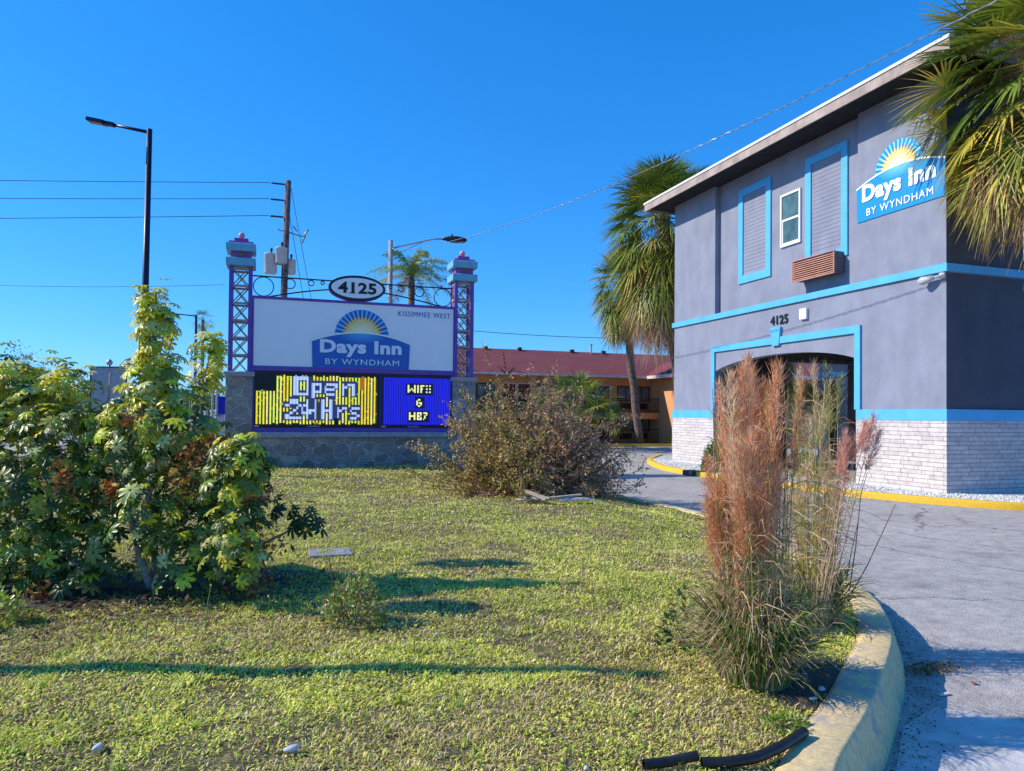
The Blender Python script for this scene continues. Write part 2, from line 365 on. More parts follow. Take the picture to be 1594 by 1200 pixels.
def fix(o):   # recalc outward normals
    import bmesh
    bm = bmesh.new(); bm.from_mesh(o.data); bmesh.ops.recalc_face_normals(bm, faces=bm.faces); bm.to_mesh(o.data); bm.free(); return o
def npmesh(name, V, F, C, mat, parent=None, smooth=False):
    V = np.asarray(V, 'f').reshape(-1, 3); F = np.asarray(F, np.int32)
    V = V - parent_loc(parent).astype('f')
    me = bpy.data.meshes.new(name); me.vertices.add(len(V)); me.vertices.foreach_set('co', V.ravel())
    k = F.shape[1]; me.loops.add(F.size); me.loops.foreach_set('vertex_index', F.ravel())
    me.polygons.add(len(F)); me.polygons.foreach_set('loop_start', np.arange(0, F.size, k, dtype=np.int32))
    me.update(calc_edges=True)
    if C is not None:
        a = me.color_attributes.new('Col', 'FLOAT_COLOR', 'POINT')
        a.data.foreach_set('color', np.concatenate([np.asarray(C, 'f').reshape(-1, 3), np.ones((len(V), 1), 'f')], 1).ravel())
    if smooth: me.shade_smooth()
    me.materials.append(mat); o = bpy.data.objects.new(name, me); COL.objects.link(o)
    if parent is not None: o.parent = parent
    return o
def unit(a): return a/np.maximum(1e-9, np.linalg.norm(a, axis=-1, keepdims=True))
def frames(d, nrm):      # columns: side, dir, normal
    d = unit(d); s = unit(np.cross(d, nrm)); n = np.cross(s, d)
    return np.stack([s, d, n], -1)
def scatter(tv, tf, pos, Rm, sc, col, tcol=None):
    tv = np.asarray(tv, float); n = len(pos); k = len(tv)
    sc = np.asarray(sc, float); sc = np.repeat(sc[:, None], 3, 1) if sc.ndim == 1 else sc
    V = np.einsum('nij,nkj->nki', Rm, tv[None]*sc[:, None, :]) + np.asarray(pos)[:, None, :]
    F = (np.asarray(tf)[None] + (np.arange(n)*k)[:, None, None]).reshape(-1, len(tf[0]))
    C = np.repeat(np.asarray(col)[:, None, :], k, 1)
    if tcol is not None: C = C*np.asarray(tcol)[None, :, None] if np.ndim(tcol) == 1 else C*np.asarray(tcol)[None]
    return V.reshape(-1, 3), F, C.reshape(-1, 3)
def cat(parts):
    V = []; F = []; C = []; n = 0
    for v, f, c in parts: V.append(v); F.append(f+n); C.append(c); n += len(v)
    return np.concatenate(V), np.concatenate(F), np.concatenate(C)
def pal(cols, n, w=None, jit=0.15):
    cols = np.array(cols); i = rng.choice(len(cols), n, p=w)
    return np.clip(cols[i]*(1+rng.normal(0, jit, (n, 1))), 0.002, 1)
def thing(name, label, cat_, loc=(0,0,0), rotz=0, group=None):
    o = bpy.data.objects.new(name, None); COL.objects.link(o); o.location = loc; o.rotation_euler = (0, 0, rotz)
    o.empty_display_size = 0.2
    o['label'] = label; o['category'] = cat_
    if group: o['group'] = group
    return o
def tag(o, label, cat_, group=None, kind=None):
    o['label'] = label; o['category'] = cat_
    if group: o['group'] = group
    if kind: o['kind'] = kind
    return o
def struct(o, label=None):
    o['kind'] = 'structure'
    if label: o['label'] = label
    return o
def dup(root, loc, label, rotz=0, sc=1.0):
    r = root.copy(); COL.objects.link(r); r.location = loc; r.rotation_euler = (0, 0, rotz); r.scale = (sc,)*3; r['label'] = label
    def rec(a, b):
        for ch in list(a.children):
            c = ch.copy(); COL.objects.link(c); c.parent = b; rec(ch, c)
    rec(root, r); return r
_h = rng.random((256, 256))
def vnoise(x, y):
    x = np.asarray(x, float); y = np.asarray(y, float); xi = np.floor(x).astype(int); yi = np.floor(y).astype(int)
    fx = x-xi; fy = y-yi; fx = fx*fx*(3-2*fx); fy = fy*fy*(3-2*fy)
    g = lambda a, b: _h[a % 256, b % 256]
    return (g(xi,yi)*(1-fx)+g(xi+1,yi)*fx)*(1-fy)+(g(xi,yi+1)*(1-fx)+g(xi+1,yi+1)*fx)*fy
def text_polys(s, bold=0.0):
    cu = bpy.data.curves.new('t', 'FONT'); cu.body = s; cu.offset = 0 if s.isupper() else bold; cu.resolution_u = 3; cu.space_character = (1.12 if s.isupper() else 1.0)+bold*1.6
    ob = bpy.data.objects.new('t', cu); COL.objects.link(ob)
    dg = bpy.context.evaluated_depsgraph_get(); me = bpy.data.meshes.new_from_object(ob.evaluated_get(dg))
    v = np.array([tuple(p.co) for p in me.vertices]); f = [tuple(p.vertices) for p in me.polygons]
    bpy.data.objects.remove(ob); bpy.data.meshes.remove(me); bpy.data.curves.remove(cu)
    v = v[:, :2]; v -= v.min(0); v /= v.max(0)
    return v, f
def text_on(mb, s, o, u, w, W, H, n, bold=0.0, t=0.0, col=None):
    """text filling the box o + [0,W]u + [0,H]w, raised along n by t"""
    v, f = text_polys(s, bold); o, u, w, n = [np.array(q, float) for q in (o, u, w, n)]
    k = len(v)
    if t:
        P = [o+a*W*u+b*H*w for a, b in v]+[o+a*W*u+b*H*w+n*t for a, b in v]
        from collections import Counter
        ed = {}
        for fc in f:
            for i in range(len(fc)):
                e = (fc[i], fc[(i+1) % len(fc)]); ed[tuple(sorted(e))] = ed.get(tuple(sorted(e)), []) + [e]
        F = [tuple(i+k for i in fc) for fc in f]+[(e[0][0], e[0][1], e[0][1]+k, e[0][0]+k) for e in ed.values() if len(e) == 1]
        mb.add(P, F, col)
    else: mb.add([o+a*W*u+b*H*w for a, b in v], f, col)

# ================================================================== GROUND
XC = [(-6, 1.3), (-3, 1.35), (0.5, 1.45), (1.6, 1.72), (2.65, 2.42), (3.07, 3.06), (3.49, 3.60), (3.93, 4.14), (4.31, 4.56), (5.05, 5.18), (5.78, 5.64), (7.84, 6.52), (10.73, 7.44), (12.6, 7.52), (14.62, 7.27), (17, 7.0), (20, 6.95), (24, 6.95), (28, 6.9)]
HC = [(-6, .30), (3.5, .30), (5.0, .27), (5.8, .25), (7.84, .20), (10.7, .17), (12.5, .155), (28, .15)]
def xcurb(y): return np.interp(y, [a for a, b in XC], [b for a, b in XC])
def hcurb(y): return np.interp(y, [a for a, b in HC], [b for a, b in HC])
# smooth curb path
ys = np.concatenate([np.arange(-6, 2.4, .4), np.arange(2.4, 6.2, .08), np.arange(6.2, 28.01, .35)])
xs = xcurb(ys)
for _ in range(6): xs[1:-1] = .25*xs[:-2]+.5*xs[1:-1]+.25*xs[2:]
path = np.stack([xs, ys], 1)
tan_ = unit(np.gradient(path, axis=0)); nrm_ = np.stack([-tan_[:, 1], tan_[:, 0]], 1)  # left normal (towards lawn)
CW = 0.24
def xinner(y): return np.interp(y, path[:, 1]+nrm_[:, 1]*CW, path[:, 0]+nrm_[:, 0]*CW)
def glawn(x, y):
    d = np.clip(xinner(y)-x, 0, 99); hc = hcurb(y)-0.015
    t = np.clip(d/1.8, 0, 1); t = t*t*(3-2*t)
    return hc + (0.30-hc)*t + 0.05*(vnoise(x*1.3+9, y*1.3)-.5)*np.clip(d/.5, 0, 1) + 0.018*(vnoise(x*5, y*5)-.5)+0.012*(vnoise(x*13, y*13)-.5)
def sheet(name, poly, z, mat, thick=0.0):
    mb = MB(); mb.add([(x, y, z) for x, y in poly], [tuple(range(len(poly)))]); return mb.build(name, mat)
struct(sheet('ground', [(-1500, -600), (1500, -600), (1500, 2500), (-1500, 2500)], -0.012, M['ground']))
struct(sheet('driveway', [(-9.0, -30), (75, -30), (75, 41.0), (-9.0, 41.0)], 0.0, M['asphalt']))
struct(sheet('street', [(-60, -60), (-12.2, -60), (-12.2, 400), (-60, 400)], -0.004, M['street']))
mb = MB(); mb.box((-12.0, -30, -.1), (-10.2, 120, .1)); struct(mb.build('sidewalk', M['walk']))
mb = MB(); mb.box((-10.2, 29, -.1), (-9.2, 120, .08)); struct(mb.build('verge', M['ground']))
# concrete pan at the drive's near end
cp = [(1.5, -4), (1.75, 1.0), (2.5, 2.5), (3.12, 2.95), (3.72, 3.45), (4.18, 3.62), (4.35, 3.45), (4.6, 3.2), (5.2, 2.75), (6.6, 1.8), (8, .4), (9, -4)]
struct(sheet('concrete_apron', cp, 0.004, M['concrete']))
# lawn
ny = 150; nx = 150
yy = -5 + 33*(np.linspace(0, 1, ny)**1.25); uu = 1-(1-np.linspace(0, 1, nx))**1.5
X = -10.15 + (xinner(yy)[:, None]+10.15)*uu[None]; Y = np.repeat(yy[:, None], nx, 1)
Z = glawn(X, Y); Z[:, 0] = 0.1
V = np.stack([X, Y, Z], -1).reshape(-1, 3); idx = np.arange(ny*nx).reshape(ny, nx)
F = np.stack([idx[:-1, :-1], idx[:-1, 1:], idx[1:, 1:], idx[1:, :-1]], -1).reshape(-1, 4)
# back skirt
struct(npmesh('lawn', V, F, None, M['lawn'], smooth=True))
# curb
def curb_mesh(name, P, Nn, hs, width, mat, label, batter=.05, closed=False):
    mb = MB(); n = len(P)
    prof = lambda h: [(-batter, -0.05), (-batter*.9, 0.0), (-batter*.4, h*.55), (0.0, h-.02), (.008, h-.006), (.022, h), (width*.8, h+.003), (width, h-.01), (width, h-.14)]
    rows = []
    for i in range(n):
        for a, z in prof(hs[i]): rows.append((P[i][0]+Nn[i][0]*a, P[i][1]+Nn[i][1]*a, z))
    k = 9; f = []
    for i in range(n if closed else n-1):
        j = (i+1) % n
        for q in range(k-1): f.append((i*k+q, i*k+q+1, j*k+q+1, j*k+q))
    mb.add(rows, f); o = mb.build(name, mat, smooth=True)
    o['kind'] = 'structure'; o['label'] = label; return o
hs_ = hcurb(ys).copy(); hs_[[24, 41, 60]] -= .014
curb_mesh('lawn_curb', path, nrm_, hs_+0.006*(vnoise(ys*3, ys*0)-.5), CW, M['curb_worn'], 'worn yellow painted kerb curving round the lawn', .085)
P2 = [(6.9-t*.35, 28+t*.12) for t in range(0, 48)]; P2 = np.array(P2); 
curb_mesh('lawn_curb', P2, np.tile([[-.32, -.95]], (48, 1)), [.15]*48, .2, M['curb_worn'], 'worn kerb along the far edge of the lawn', 0.02)
# soil patch beside the grass clump
mb = MB(); pts = []
for k in range(22):
    t = 2*math.pi*k/22; r = 1+.22*math.sin(3*t+1)
    x = 3.12+.42*r*math.cos(t)*1.0+.12*math.sin(t); y = 3.72+.42*r*math.sin(t); x = min(x, float(xinner(y))-.0)
    pts.append((x, y, float(glawn(x, y))+.012))
mb.add([(3.05, 3.7, float(glawn(3.05, 3.7))+.022)]+pts, [(0, i+1, (i+1) % 22+1) for i in range(22)]); struct(mb.build('bare_soil', M['soil']))
# soil under the big shrub
mb = MB(); pts = []
for k in range(30):
    t = 2*math.pi*k/30; r = 1+.12*math.sin(4*t)+.08*math.sin(7*t)
    x = -1.9+2.1*r*math.cos(t); y = 7.25+.62*r*math.sin(t); pts.append((x, y, float(glawn(x, y))+.01))
mb.add([(-1.9, 7.25, .33)]+pts, [(0, i+1, (i+1) % 30+1) for i in range(30)]); struct(mb.build('bare_soil', M['soil']))

# ---- grass blades
def blades(n, x, y, L, Wd, lean, cols, w):
    z = glawn(x, y); a = rng.uniform(0, 2*math.pi, n); ln = rng.uniform(lean[0], lean[1], n)
    d = np.stack([np.cos(a)*np.sin(ln), np.sin(a)*np.sin(ln), np.cos(ln)], -1)
    s = np.stack([-np.sin(a), np.cos(a), np.zeros(n)], -1)
    l = L*rng.uniform(.6, 1.3, n); wd = Wd*rng.uniform(.7, 1.3, n)
    B = np.stack([x, y, z-.004], -1); mid = B+d*l[:, None]*.55
    d2 = unit(d*np.array([1, 1, .35])+np.array([0, 0, -.15])); tip = mid+d2*l[:, None]*.5
    V = np.stack([B-s*wd[:, None]*.5, B+s*wd[:, None]*.5, mid+s*wd[:, None]*.45, mid-s*wd[:, None]*.45, tip], 1).reshape(-1, 3)
    base = (np.arange(n)*5)[:, None, None]; F = (np.array([[0, 1, 2], [0, 2, 3], [3, 2, 4]])[None]+base).reshape(-1, 3)
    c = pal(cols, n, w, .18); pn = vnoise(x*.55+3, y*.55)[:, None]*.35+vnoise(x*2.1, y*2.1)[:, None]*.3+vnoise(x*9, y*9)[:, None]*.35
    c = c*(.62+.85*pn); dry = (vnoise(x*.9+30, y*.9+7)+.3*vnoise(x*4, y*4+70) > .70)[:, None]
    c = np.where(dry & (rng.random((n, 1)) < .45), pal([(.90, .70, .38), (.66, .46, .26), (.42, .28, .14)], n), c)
    C = np.repeat(c[:, None], 5, 1)*np.array([.32, .32, 1.0, 1.0, 1.18])[None, :, None]  # shade between blades put into the colour: dark roots, brighter tips
    return V, F, C.reshape(-1, 3)
def spots(n, y0, y1, x0=None, x1=None):
    y = rng.uniform(y0, y1, int(n*1.6)); xl = -y*.44-1.4; xr = np.minimum(xinner(y)-.01, y*1.3+.8)
    x = xl+(xr-xl)*rng.random(len(y)); 
    k = (xr > xl); x, y = x[k], y[k]
    k = ((x+1.9)/2.0)**2+((y-7.3)/.6)**2 > rng.uniform(.3, 1.3, len(x)); x, y = x[k], y[k]
    k = ((x-3.15)/.36)**2+((y-3.72)/.36)**2 > rng.uniform(.6, 1.2, len(x)); x, y = x[k], y[k]
    k = (vnoise(x*1.1+5, y*1.1)+.45*vnoise(x*5, y*5+9) < 1.0) | (rng.random(len(x)) < .35); x, y = x[k], y[k]
    return x[:n], y[:n]
GC = [(.74, .76, .10), (.92, .86, .15), (.40, .50, .06), (.96, .84, .38), (.92, .68, .46)]
GW = [.30, .28, .17, .15, .10]
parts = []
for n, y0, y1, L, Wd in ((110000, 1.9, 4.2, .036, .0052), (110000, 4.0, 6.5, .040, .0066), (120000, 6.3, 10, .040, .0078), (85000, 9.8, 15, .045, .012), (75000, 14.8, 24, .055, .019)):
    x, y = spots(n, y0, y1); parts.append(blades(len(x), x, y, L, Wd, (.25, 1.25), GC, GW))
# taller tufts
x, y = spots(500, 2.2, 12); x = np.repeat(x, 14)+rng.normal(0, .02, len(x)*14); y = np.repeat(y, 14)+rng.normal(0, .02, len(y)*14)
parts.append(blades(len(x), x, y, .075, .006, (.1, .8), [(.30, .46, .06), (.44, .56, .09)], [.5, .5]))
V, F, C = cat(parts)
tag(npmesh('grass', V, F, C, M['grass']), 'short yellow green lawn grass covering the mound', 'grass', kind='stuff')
# clover like broad leaves in the foreground
n = 42000; x, y = spots(n, 1.9, 6.5); n = len(x)
k = vnoise(x*1.8+50, y*1.8)+.35*vnoise(x*6, y*6+20)-.17 > .45; x, y = x[k], y[k]; n = len(x)
tv = [(0, 0, 0), (-.5, .45, .10), (-.42, .95, .02), (0, 1.15, 0), (.42, .95, .02), (.5, .45, .10)]; tf = [(0, 1, 2, 3), (0, 3, 4, 5)]
a = rng.uniform(0, 6.28, n); ln = rng.uniform(.9, 1.6, n)
d = np.stack([np.cos(a)*np.sin(ln), np.sin(a)*np.sin(ln), np.cos(ln)], -1)
pos = np.stack([x, y, glawn(x, y)+rng.uniform(.008, .035, n)], -1)
V, F, C = scatter(tv, tf, pos, frames(d, np.array([0, 0, 1.0])[None]+rng.normal(0, .25, (n, 3))), rng.uniform(.007, .016, n), pal([(.42, .58, .06), (.66, .74, .09), (.86, .82, .16)], n, [.45, .35, .2]))
tag(npmesh('lawn_weeds', V, F, C, M['grass']), 'broad leaved low weeds mixed through the lawn', 'weeds', kind='stuff')

# ================================================================== GATE BUILDING
BX = 15.26; Y0, Y1 = 12.93, 25.1; BX2 = 24.0; A0, A1 = 15.66, 22.35
bd = thing('motel_building', 'two storey blue grey stucco motel office with white brick base and arched drive-through', 'building', (BX, Y0, 0))
def azc(y): # arch underside
    c = (A0+A1)/2; h = (A1-A0)/2; return 3.37+.71*math.sqrt(max(0, 1-((y-c)/(h*1.12))**2)) - .71*math.sqrt(1-(1/1.12)**2)+.14
mb = MB()
PR = .2   # recess of upper centre section
def wallbox(a, b): mb.box(a, b)
wallbox((BX, Y0, 0), (BX+.3, A0, 5.5)); wallbox((BX, A1, 0), (BX+.3, Y1, 5.5))
wallbox((BX, Y0, 5.5), (BX+.3+PR, A0, 10.4)); wallbox((BX, A1, 5.5), (BX+.3+PR, Y1, 10.4)); wallbox((BX+PR, A0, 5.5), (BX+.3+PR, A1, 10.4))
na = 28
for i in range(na):
    ya = A0+(A1-A0)*i/na; yb = A0+(A1-A0)*(i+1)/na; za, zb = azc(ya), azc(yb)
    mb.add([(BX, ya, za), (BX, yb, zb), (BX, yb, 5.5), (BX, ya, 5.5), (BX+.35, ya, za), (BX+.35, yb, zb), (BX+.35, yb, 5.5), (BX+.35, ya, 5.5)],
           [(0, 3, 2, 1), (4, 5, 6, 7), (0, 1, 5, 4), (3, 7, 6, 2)])
# south wall, north wall with header, east, NW pier inner faces
wallbox((BX+.3, Y0, 0), (BX2+3, Y0+.3, 5.5)); wallbox((BX+.5, Y0, 5.5), (BX2+3, Y0+.3, 10.4))
wallbox((BX+.3, Y1-.3, 4.2), (BX2+3, Y1, 10.4))
wallbox((BX+.3, Y1-.3, 0), (18.7, Y1, 4.2)); wallbox((18.4, A1+.3, 0), (18.7, Y1-.3, 4.3))
wallbox((BX2+2.7, Y0+.3, 0), (BX2+3, Y1-.3, 10.4))
fix(mb.build('wall', M['wall'], bd))
pieces('passage_wall', M['wall_shaded'], bd, [((BX+.3, A1+.002, 0), (18.4, A1+.3, 4.3)), ((BX+.3, A0-.3, 0), (BX2+2.7, A0-.002, 4.3))])
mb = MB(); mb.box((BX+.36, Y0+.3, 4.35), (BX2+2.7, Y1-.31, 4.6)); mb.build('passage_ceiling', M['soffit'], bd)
# brick wainscot
t = .05
pieces('brick_base', M['brick'], bd, [((BX-t, Y0-t, 0), (BX, A0, 1.84)), ((BX-t, A1, 0), (BX, Y1+t, 1.84)), ((BX, Y0-t, 0), (BX2+3, Y0, 1.84)), ((BX, Y1, 0), (18.7, Y1+t, 1.84))])
# blue bands
t = .06
pieces('trim_band', M['trim_blue'], bd, [((BX-t, Y0-t, 1.84), (BX, A0, 2.12)), ((BX-t, A1, 1.84), (BX, Y1+t, 2.12)), ((BX, Y0-t, 1.84), (BX2+3, Y0, 2.12)), ((BX-.07, Y0-.07, 5.41), (BX, Y1+.07, 5.60)), ((BX, Y0-.07, 5.41), (BX2+3, Y0, 5.60))])
MB().box((BX+.001, Y0-.006, 2.12), (BX2+3, Y0, 5.39)).build('south_panel', M['south_wall'], bd)
MB().box((BX+.001, Y0-.006, 5.60), (BX2+3, Y0, 10.25)).build('south_panel', M['south_wall'], bd)
mb = MB(); mb.box((BX-.063, A0-.14, 2.122), (BX, A0+.06, 4.22)); mb.box((BX-.063, A1-.06, 2.122), (BX, A1+.14, 4.22)); mb.box((BX-.066, A0-.14, 4.22), (BX, A1+.14, 4.43))
mb.prism([(-.16, 0), (.16, 0), (.24, .58), (-.24, .58)], (BX-.09, 18.96, 4.16), (0, 1, 0), (0, 0, 1), (1, 0, 0), .09)
fix(mb.build('arch_frame', M['trim_blue'], bd))
# shutters panels
for (ya, yb) in ((19.5, 21.2), (16.2, 17.9)):
    mb = MB(); z0, z1 = 6.5, 9.78; w = .24; x0 = BX+PR-.05
    mb.box((x0, ya, z0), (BX+PR, ya+w, z1)); mb.box((x0, yb-w, z0), (BX+PR, yb, z1)); mb.box((x0, ya+w, z0), (BX+PR, yb-w, z0+w*1.1)); mb.box((x0, ya+w, z1-w), (BX+PR, yb-w, z1))
    fr = mb.build('blind_panel', M['trim_blue'], bd)
    mb = MB(); nz = 22; h = (z1-z0-2.1*w)/nz
    for i in range(nz):
        z = z0+1.1*w+i*h; mb.add([(BX+PR-.004, ya+w, z), (BX+PR-.004, yb-w, z), (BX+PR-.004, yb-w, z+h), (BX+PR-.004, ya+w, z+h), (BX+PR-.013, ya+w, z+.012), (BX+PR-.013, yb-w, z+.012)],
                                         [(4, 5, 2, 3), (0, 1, 5, 4), (0, 4, 3), (1, 2, 5)])
    mb.build('louvre', M['wall'], fr)
# window
mb = MB(); ya, yb, z0, z1 = 18.1, 19.02, 7.3, 8.98; x0 = BX+PR-.06; w = .07
mb.box((x0, ya, z0), (BX+PR+.0, ya+w, z1)); mb.box((x0, yb-w, z0), (BX+PR, yb, z1)); mb.box((x0, ya+w, z0), (BX+PR, yb-w, z0+w)); mb.box((x0, ya+w, z1-w), (BX+PR, yb-w, z1)); mb.box((x0+.01, ya+w, 8.1), (BX+PR, yb-w, 8.17))
mb.box((x0+.02, yb-w-.05, z0+w), (BX+PR, yb-w, 8.1)); mb.box((x0+.02, ya+w, z0+w), (BX+PR, yb-w-.05, z0+w+.05))
wf = mb.build('window', M['white'], bd)
mb = MB(); mb.box((x0+.035, ya+w, z0+w), (BX+PR-.003, yb-w, z1-w)); mb.build('pane', M['glass_g'], wf)
# number 4125
mb = MB(); text_on(mb, '4125', (BX-.004, 19.26, 4.83), (0, -1, 0), (0, 0, 1), .82, .29, (-1, 0, 0), .02, .03)
mb.build('house_number', M['black'], bd)
# white box
mb = MB(); mb.cbox((BX-.09, 17.56, 4.84), (BX, 17.86, 5.18), .015); tag(mb.build('vent_cover', M['white']), 'small white square cover on the wall right of the black house number', 'cover')
# roof
OV = .96; RX0, RX1, RY0, RY1 = BX-OV, BX2+3+OV, Y0-.9, Y1+.75; ZE = 10.17
mb = MB(); mb.box((RX0+.03, RY0+.03, ZE+.10), (RX1-.03, RY1-.03, ZE+.16)); mb.build('soffit', M['soffit'], bd)
mb = MB()
for a, b in (((RX0, RY0, ZE), (RX0+.04, RY1, ZE+.27)), ((RX1-.04, RY0, ZE), (RX1, RY1, ZE+.27)), ((RX0+.04, RY0, ZE), (RX1-.04, RY0+.04, ZE+.27)), ((RX0+.04, RY1-.04, ZE), (RX1-.04, RY1, ZE+.27))): mb.box(a, b)
mb.build('fascia', M['fascia'], bd)
mb = MB(); mb.box((RX0-.03, RY0-.03, ZE+.27), (RX0+.06, RY1+.03, ZE+.345)); mb.box((RX0+.06, RY0-.03, ZE+.27), (RX1, RY0+.06, ZE+.345)); mb.box((RX0+.06, RY1-.06, ZE+.27), (RX1, RY1+.03, ZE+.345))
mb.build('drip_edge', M['drip'], bd)
cx = (RX0+RX1)/2; mb = MB()
mb.add([(RX0, RY0, ZE+.34), (RX1, RY0, ZE+.34), (RX1, RY1, ZE+.34), (RX0, RY1, ZE+.34), (cx, RY0+5, ZE+1.6), (cx, RY1-5, ZE+1.6)], [(0, 1, 4), (1, 2, 5, 4), (2, 3, 5), (3, 0, 4, 5), (0, 3, 2, 1)])
mb.build('roof', M['roof_grey'], bd)
# back wing seen through the passage
an = thing('annex_building', 'grey annex with blue stripe and dark doorway seen through the arch', 'building', (24, 25.6, 0))
mb = MB(); mb.box((24, 25.2, 0), (30, 25.75, 4.9)); mb.box((24, 26.35, 0), (30, 27.0, 4.9)); mb.box((24, 25.75, 3.55), (30, 26.35, 4.9)); mb.build('wall', M['wall'], an)
mb = MB(); mb.box((23.95, 25.2, 3.72), (24, 27.03, 3.95)); mb.build('trim_band', M['trim_blue'], an)
mb = MB(); mb.box((24.1, 25.75, 0), (24.16, 26.35, 3.55)); mb.build('door', M['black'], an)

# AC unit on the wall
ac = thing('air_conditioner', 'brown slatted air conditioner jutting from the upper wall below a blue framed panel', 'air conditioner', (BX, 17.2, 6.0))
ya, yb, za, zb, xf = 16.33, 18.0, 6.02, 6.62, BX-.22
MB().box((xf+.07, ya, za), (BX+PR, yb, zb)).build('casing', M['ac_grey'], ac)
MB().box((xf+.055, ya, za), (xf+.069, yb, zb)).build('backing', M['black'], ac)
mb = MB()
for i in range(9): z = za+.02+i*(zb-za-.04)/9; mb.add([(xf, ya, z), (xf, yb, z), (xf+.02, yb, z+.030), (xf+.02, ya, z+.030), (xf+.022, ya, z-.004), (xf+.022, yb, z-.004)], [(0, 1, 2, 3), (4, 5, 1, 0)])
mb.box((xf, ya-.03, za-.03), (xf+.04, ya, zb+.03)); mb.box((xf, yb, za-.03), (xf+.04, yb+.03, zb+.03)); mb.box((xf-.003, ya, zb), (xf+.04, yb, zb+.03)); mb.box((xf-.003, ya, za-.035), (xf+.04, yb, za))
mb.build('grille', M['ac_brown'], ac)
# security light
sl = thing('security_light', 'small white floodlight bracketed to the corner under the blue band', 'floodlight', (BX, 13.1, 5.3))
mb = MB(); mb.tube([(BX-.08, Y0+.02, 5.32), (BX-.12, 13.12, 5.30), (BX-.15, 13.2, 5.28)], .03); mb.box((BX-.09, Y0+.0, 5.25), (BX-.001, Y0+.12, 5.385)); mb.build('bracket', M['white_metal'], sl, True)
mb = MB(); mb.tube([(BX-.14, 13.15, 5.3), (BX-.17, 13.28, 5.27), (BX-.2, 13.42, 5.25), (BX-.22, 13.5, 5.23)], [.05, .085, .11, .06], 12); mb.build('lamp_head', M['white_metal'], sl, True)

# ------------------------------------------------------------------ logo builder
def logo(parent, o, u, w, n, Wd, Hh, blue, sky_, white, t0=0.0):
    """o = lower left corner of banner, Wd width, Hh = banner side height"""
    o, u, w, n = [np.array(q, float) for q in (o, u, w, n)]
    nb = 16; arch = .10*Wd
    rad = .275*Wd; cxx = .5*Wd; cy = Hh+arch*.55
    # sun disc: blue half disc with pale rays
    mb = MB(); pts = [(cxx+rad*math.cos(math.pi*k/40), cy+rad*math.sin(math.pi*k/40)) for k in range(41)]
    mb.prism([(cxx-rad, cy-.1*Wd)]+pts[::-1]+[(cxx+rad, cy-.1*Wd)], o, u, w, n, .012, blue)
    for k in range(1, 34, 2):
        a = math.pi*k/34; da = .035
        mb.add([o+n*.015+u*(cxx+.3*rad*math.cos(a))+w*(cy+.3*rad*math.sin(a)), o+n*.015+u*(cxx+.99*rad*math.cos(a-da))+w*(cy+.99*rad*math.sin(a-da)), o+n*.015+u*(cxx+.99*rad*math.cos(a+da))+w*(cy+.99*rad*math.sin(a+da))], [(0, 1, 2)], sky_)
    # gold star
    ring = []; m = 17
    for k in range(2*m+1):
        a = math.pi*k/(2*m); rr = rad*(.84 if k % 2 else .62); ring.append((rr*math.cos(a), rr*math.sin(a)))
    gold = (.90, .58, .05) ; pale = (1, .97, .78)
    P = [o+n*.018+u*cxx+w*cy]; Cc = [pale]
    for f in (.5, ):
        for a, b in [(math.cos(math.pi*k/(2*m))*.38*rad, math.sin(math.pi*k/(2*m))*.38*rad) for k in range(2*m+1)]: P.append(o+n*.018+u*(cxx+a)+w*(cy+b)); Cc.append(tuple(.6*p+.4*g for p, g in zip(pale, gold)))
    for a, b in ring: P.append(o+n*.018+u*(cxx+a)+w*(cy+b)); Cc.append(gold)
    k0 = 2*m+1; Fc = [(0, 1+i, 2+i) for i in range(2*m)]+[(1+i, 1+k0+i, 2+k0+i, 2+i) for i in range(2*m)]
    mb.add(P, Fc, Cc); mb.build('sun_emblem', M['print'], parent, vc=True)
    # banner with arched top; lighter glow at its top centre
    mb = MB(); top = [(Wd*k/nb, Hh+arch*(1-(2*k/nb-1)**2)) for k in range(nb+1)]
    mb.prism([(0.01*Wd, 0)]+top+[(Wd*.99, 0)], o, u, w, n, .024, blue)
    P = []; Cc = []; nr = 5; ns = 20
    topz = lambda a: Hh+arch*(1-(2*a/Wd-1)**2)
    for i in range(nr+1):
        for k in range(ns+1):
            a = math.pi*k/ns; r = rad*.85*i/nr; du = r*math.cos(a); dz = -r*.55*math.sin(a)
            P.append(o+n*.027+u*(cxx+du)+w*(topz(cxx+du)+dz-.002)); f = 1-i/nr
            Cc.append(tuple(b*(1-f*.75)+s_*f*.75 for b, s_ in zip(blue, sky_)))
    Fc = [(i*(ns+1)+k, i*(ns+1)+k+1, (i+1)*(ns+1)+k+1, (i+1)*(ns+1)+k) for i in range(nr) for k in range(ns)]
    mb.add(P, Fc, Cc)
    edge = []; 
    for k in range(nb):
        (a, b), (c, d) = top[k], top[k+1]
        mb.add([o+n*.030+u*a+w*b, o+n*.030+u*c+w*d, o+n*.030+u*c+w*(d-.014*Wd), o+n*.030+u*a+w*(b-.014*Wd)], [(0, 1, 2, 3)], pale)
    mb.build('banner', M['print'], parent, vc=True)
    mb = MB(); text_on(mb, 'Days Inn', o+n*.033+u*.08*Wd+w*Hh*.40, u, w, .83*Wd, Hh*.64, n, .042, .012, white); mb.build('lettering', M['print'], parent, vc=True); mb = MB()
    text_on(mb, 'BY WYNDHAM', o+n*.033+u*.135*Wd+w*Hh*.12, u, w, .75*Wd, Hh*.21, n, .010, .012, white)
    mb.build('lettering', M['print'], parent, vc=True)
ws = thing('wall_sign', 'blue and yellow Sun emblem sign lettered in white on the upper gatehouse wall', 'sign', (BX, 14.3, 7.2))
ws['label'] = 'blue hotel sign with yellow rising sun on the upper wall beside the palm'
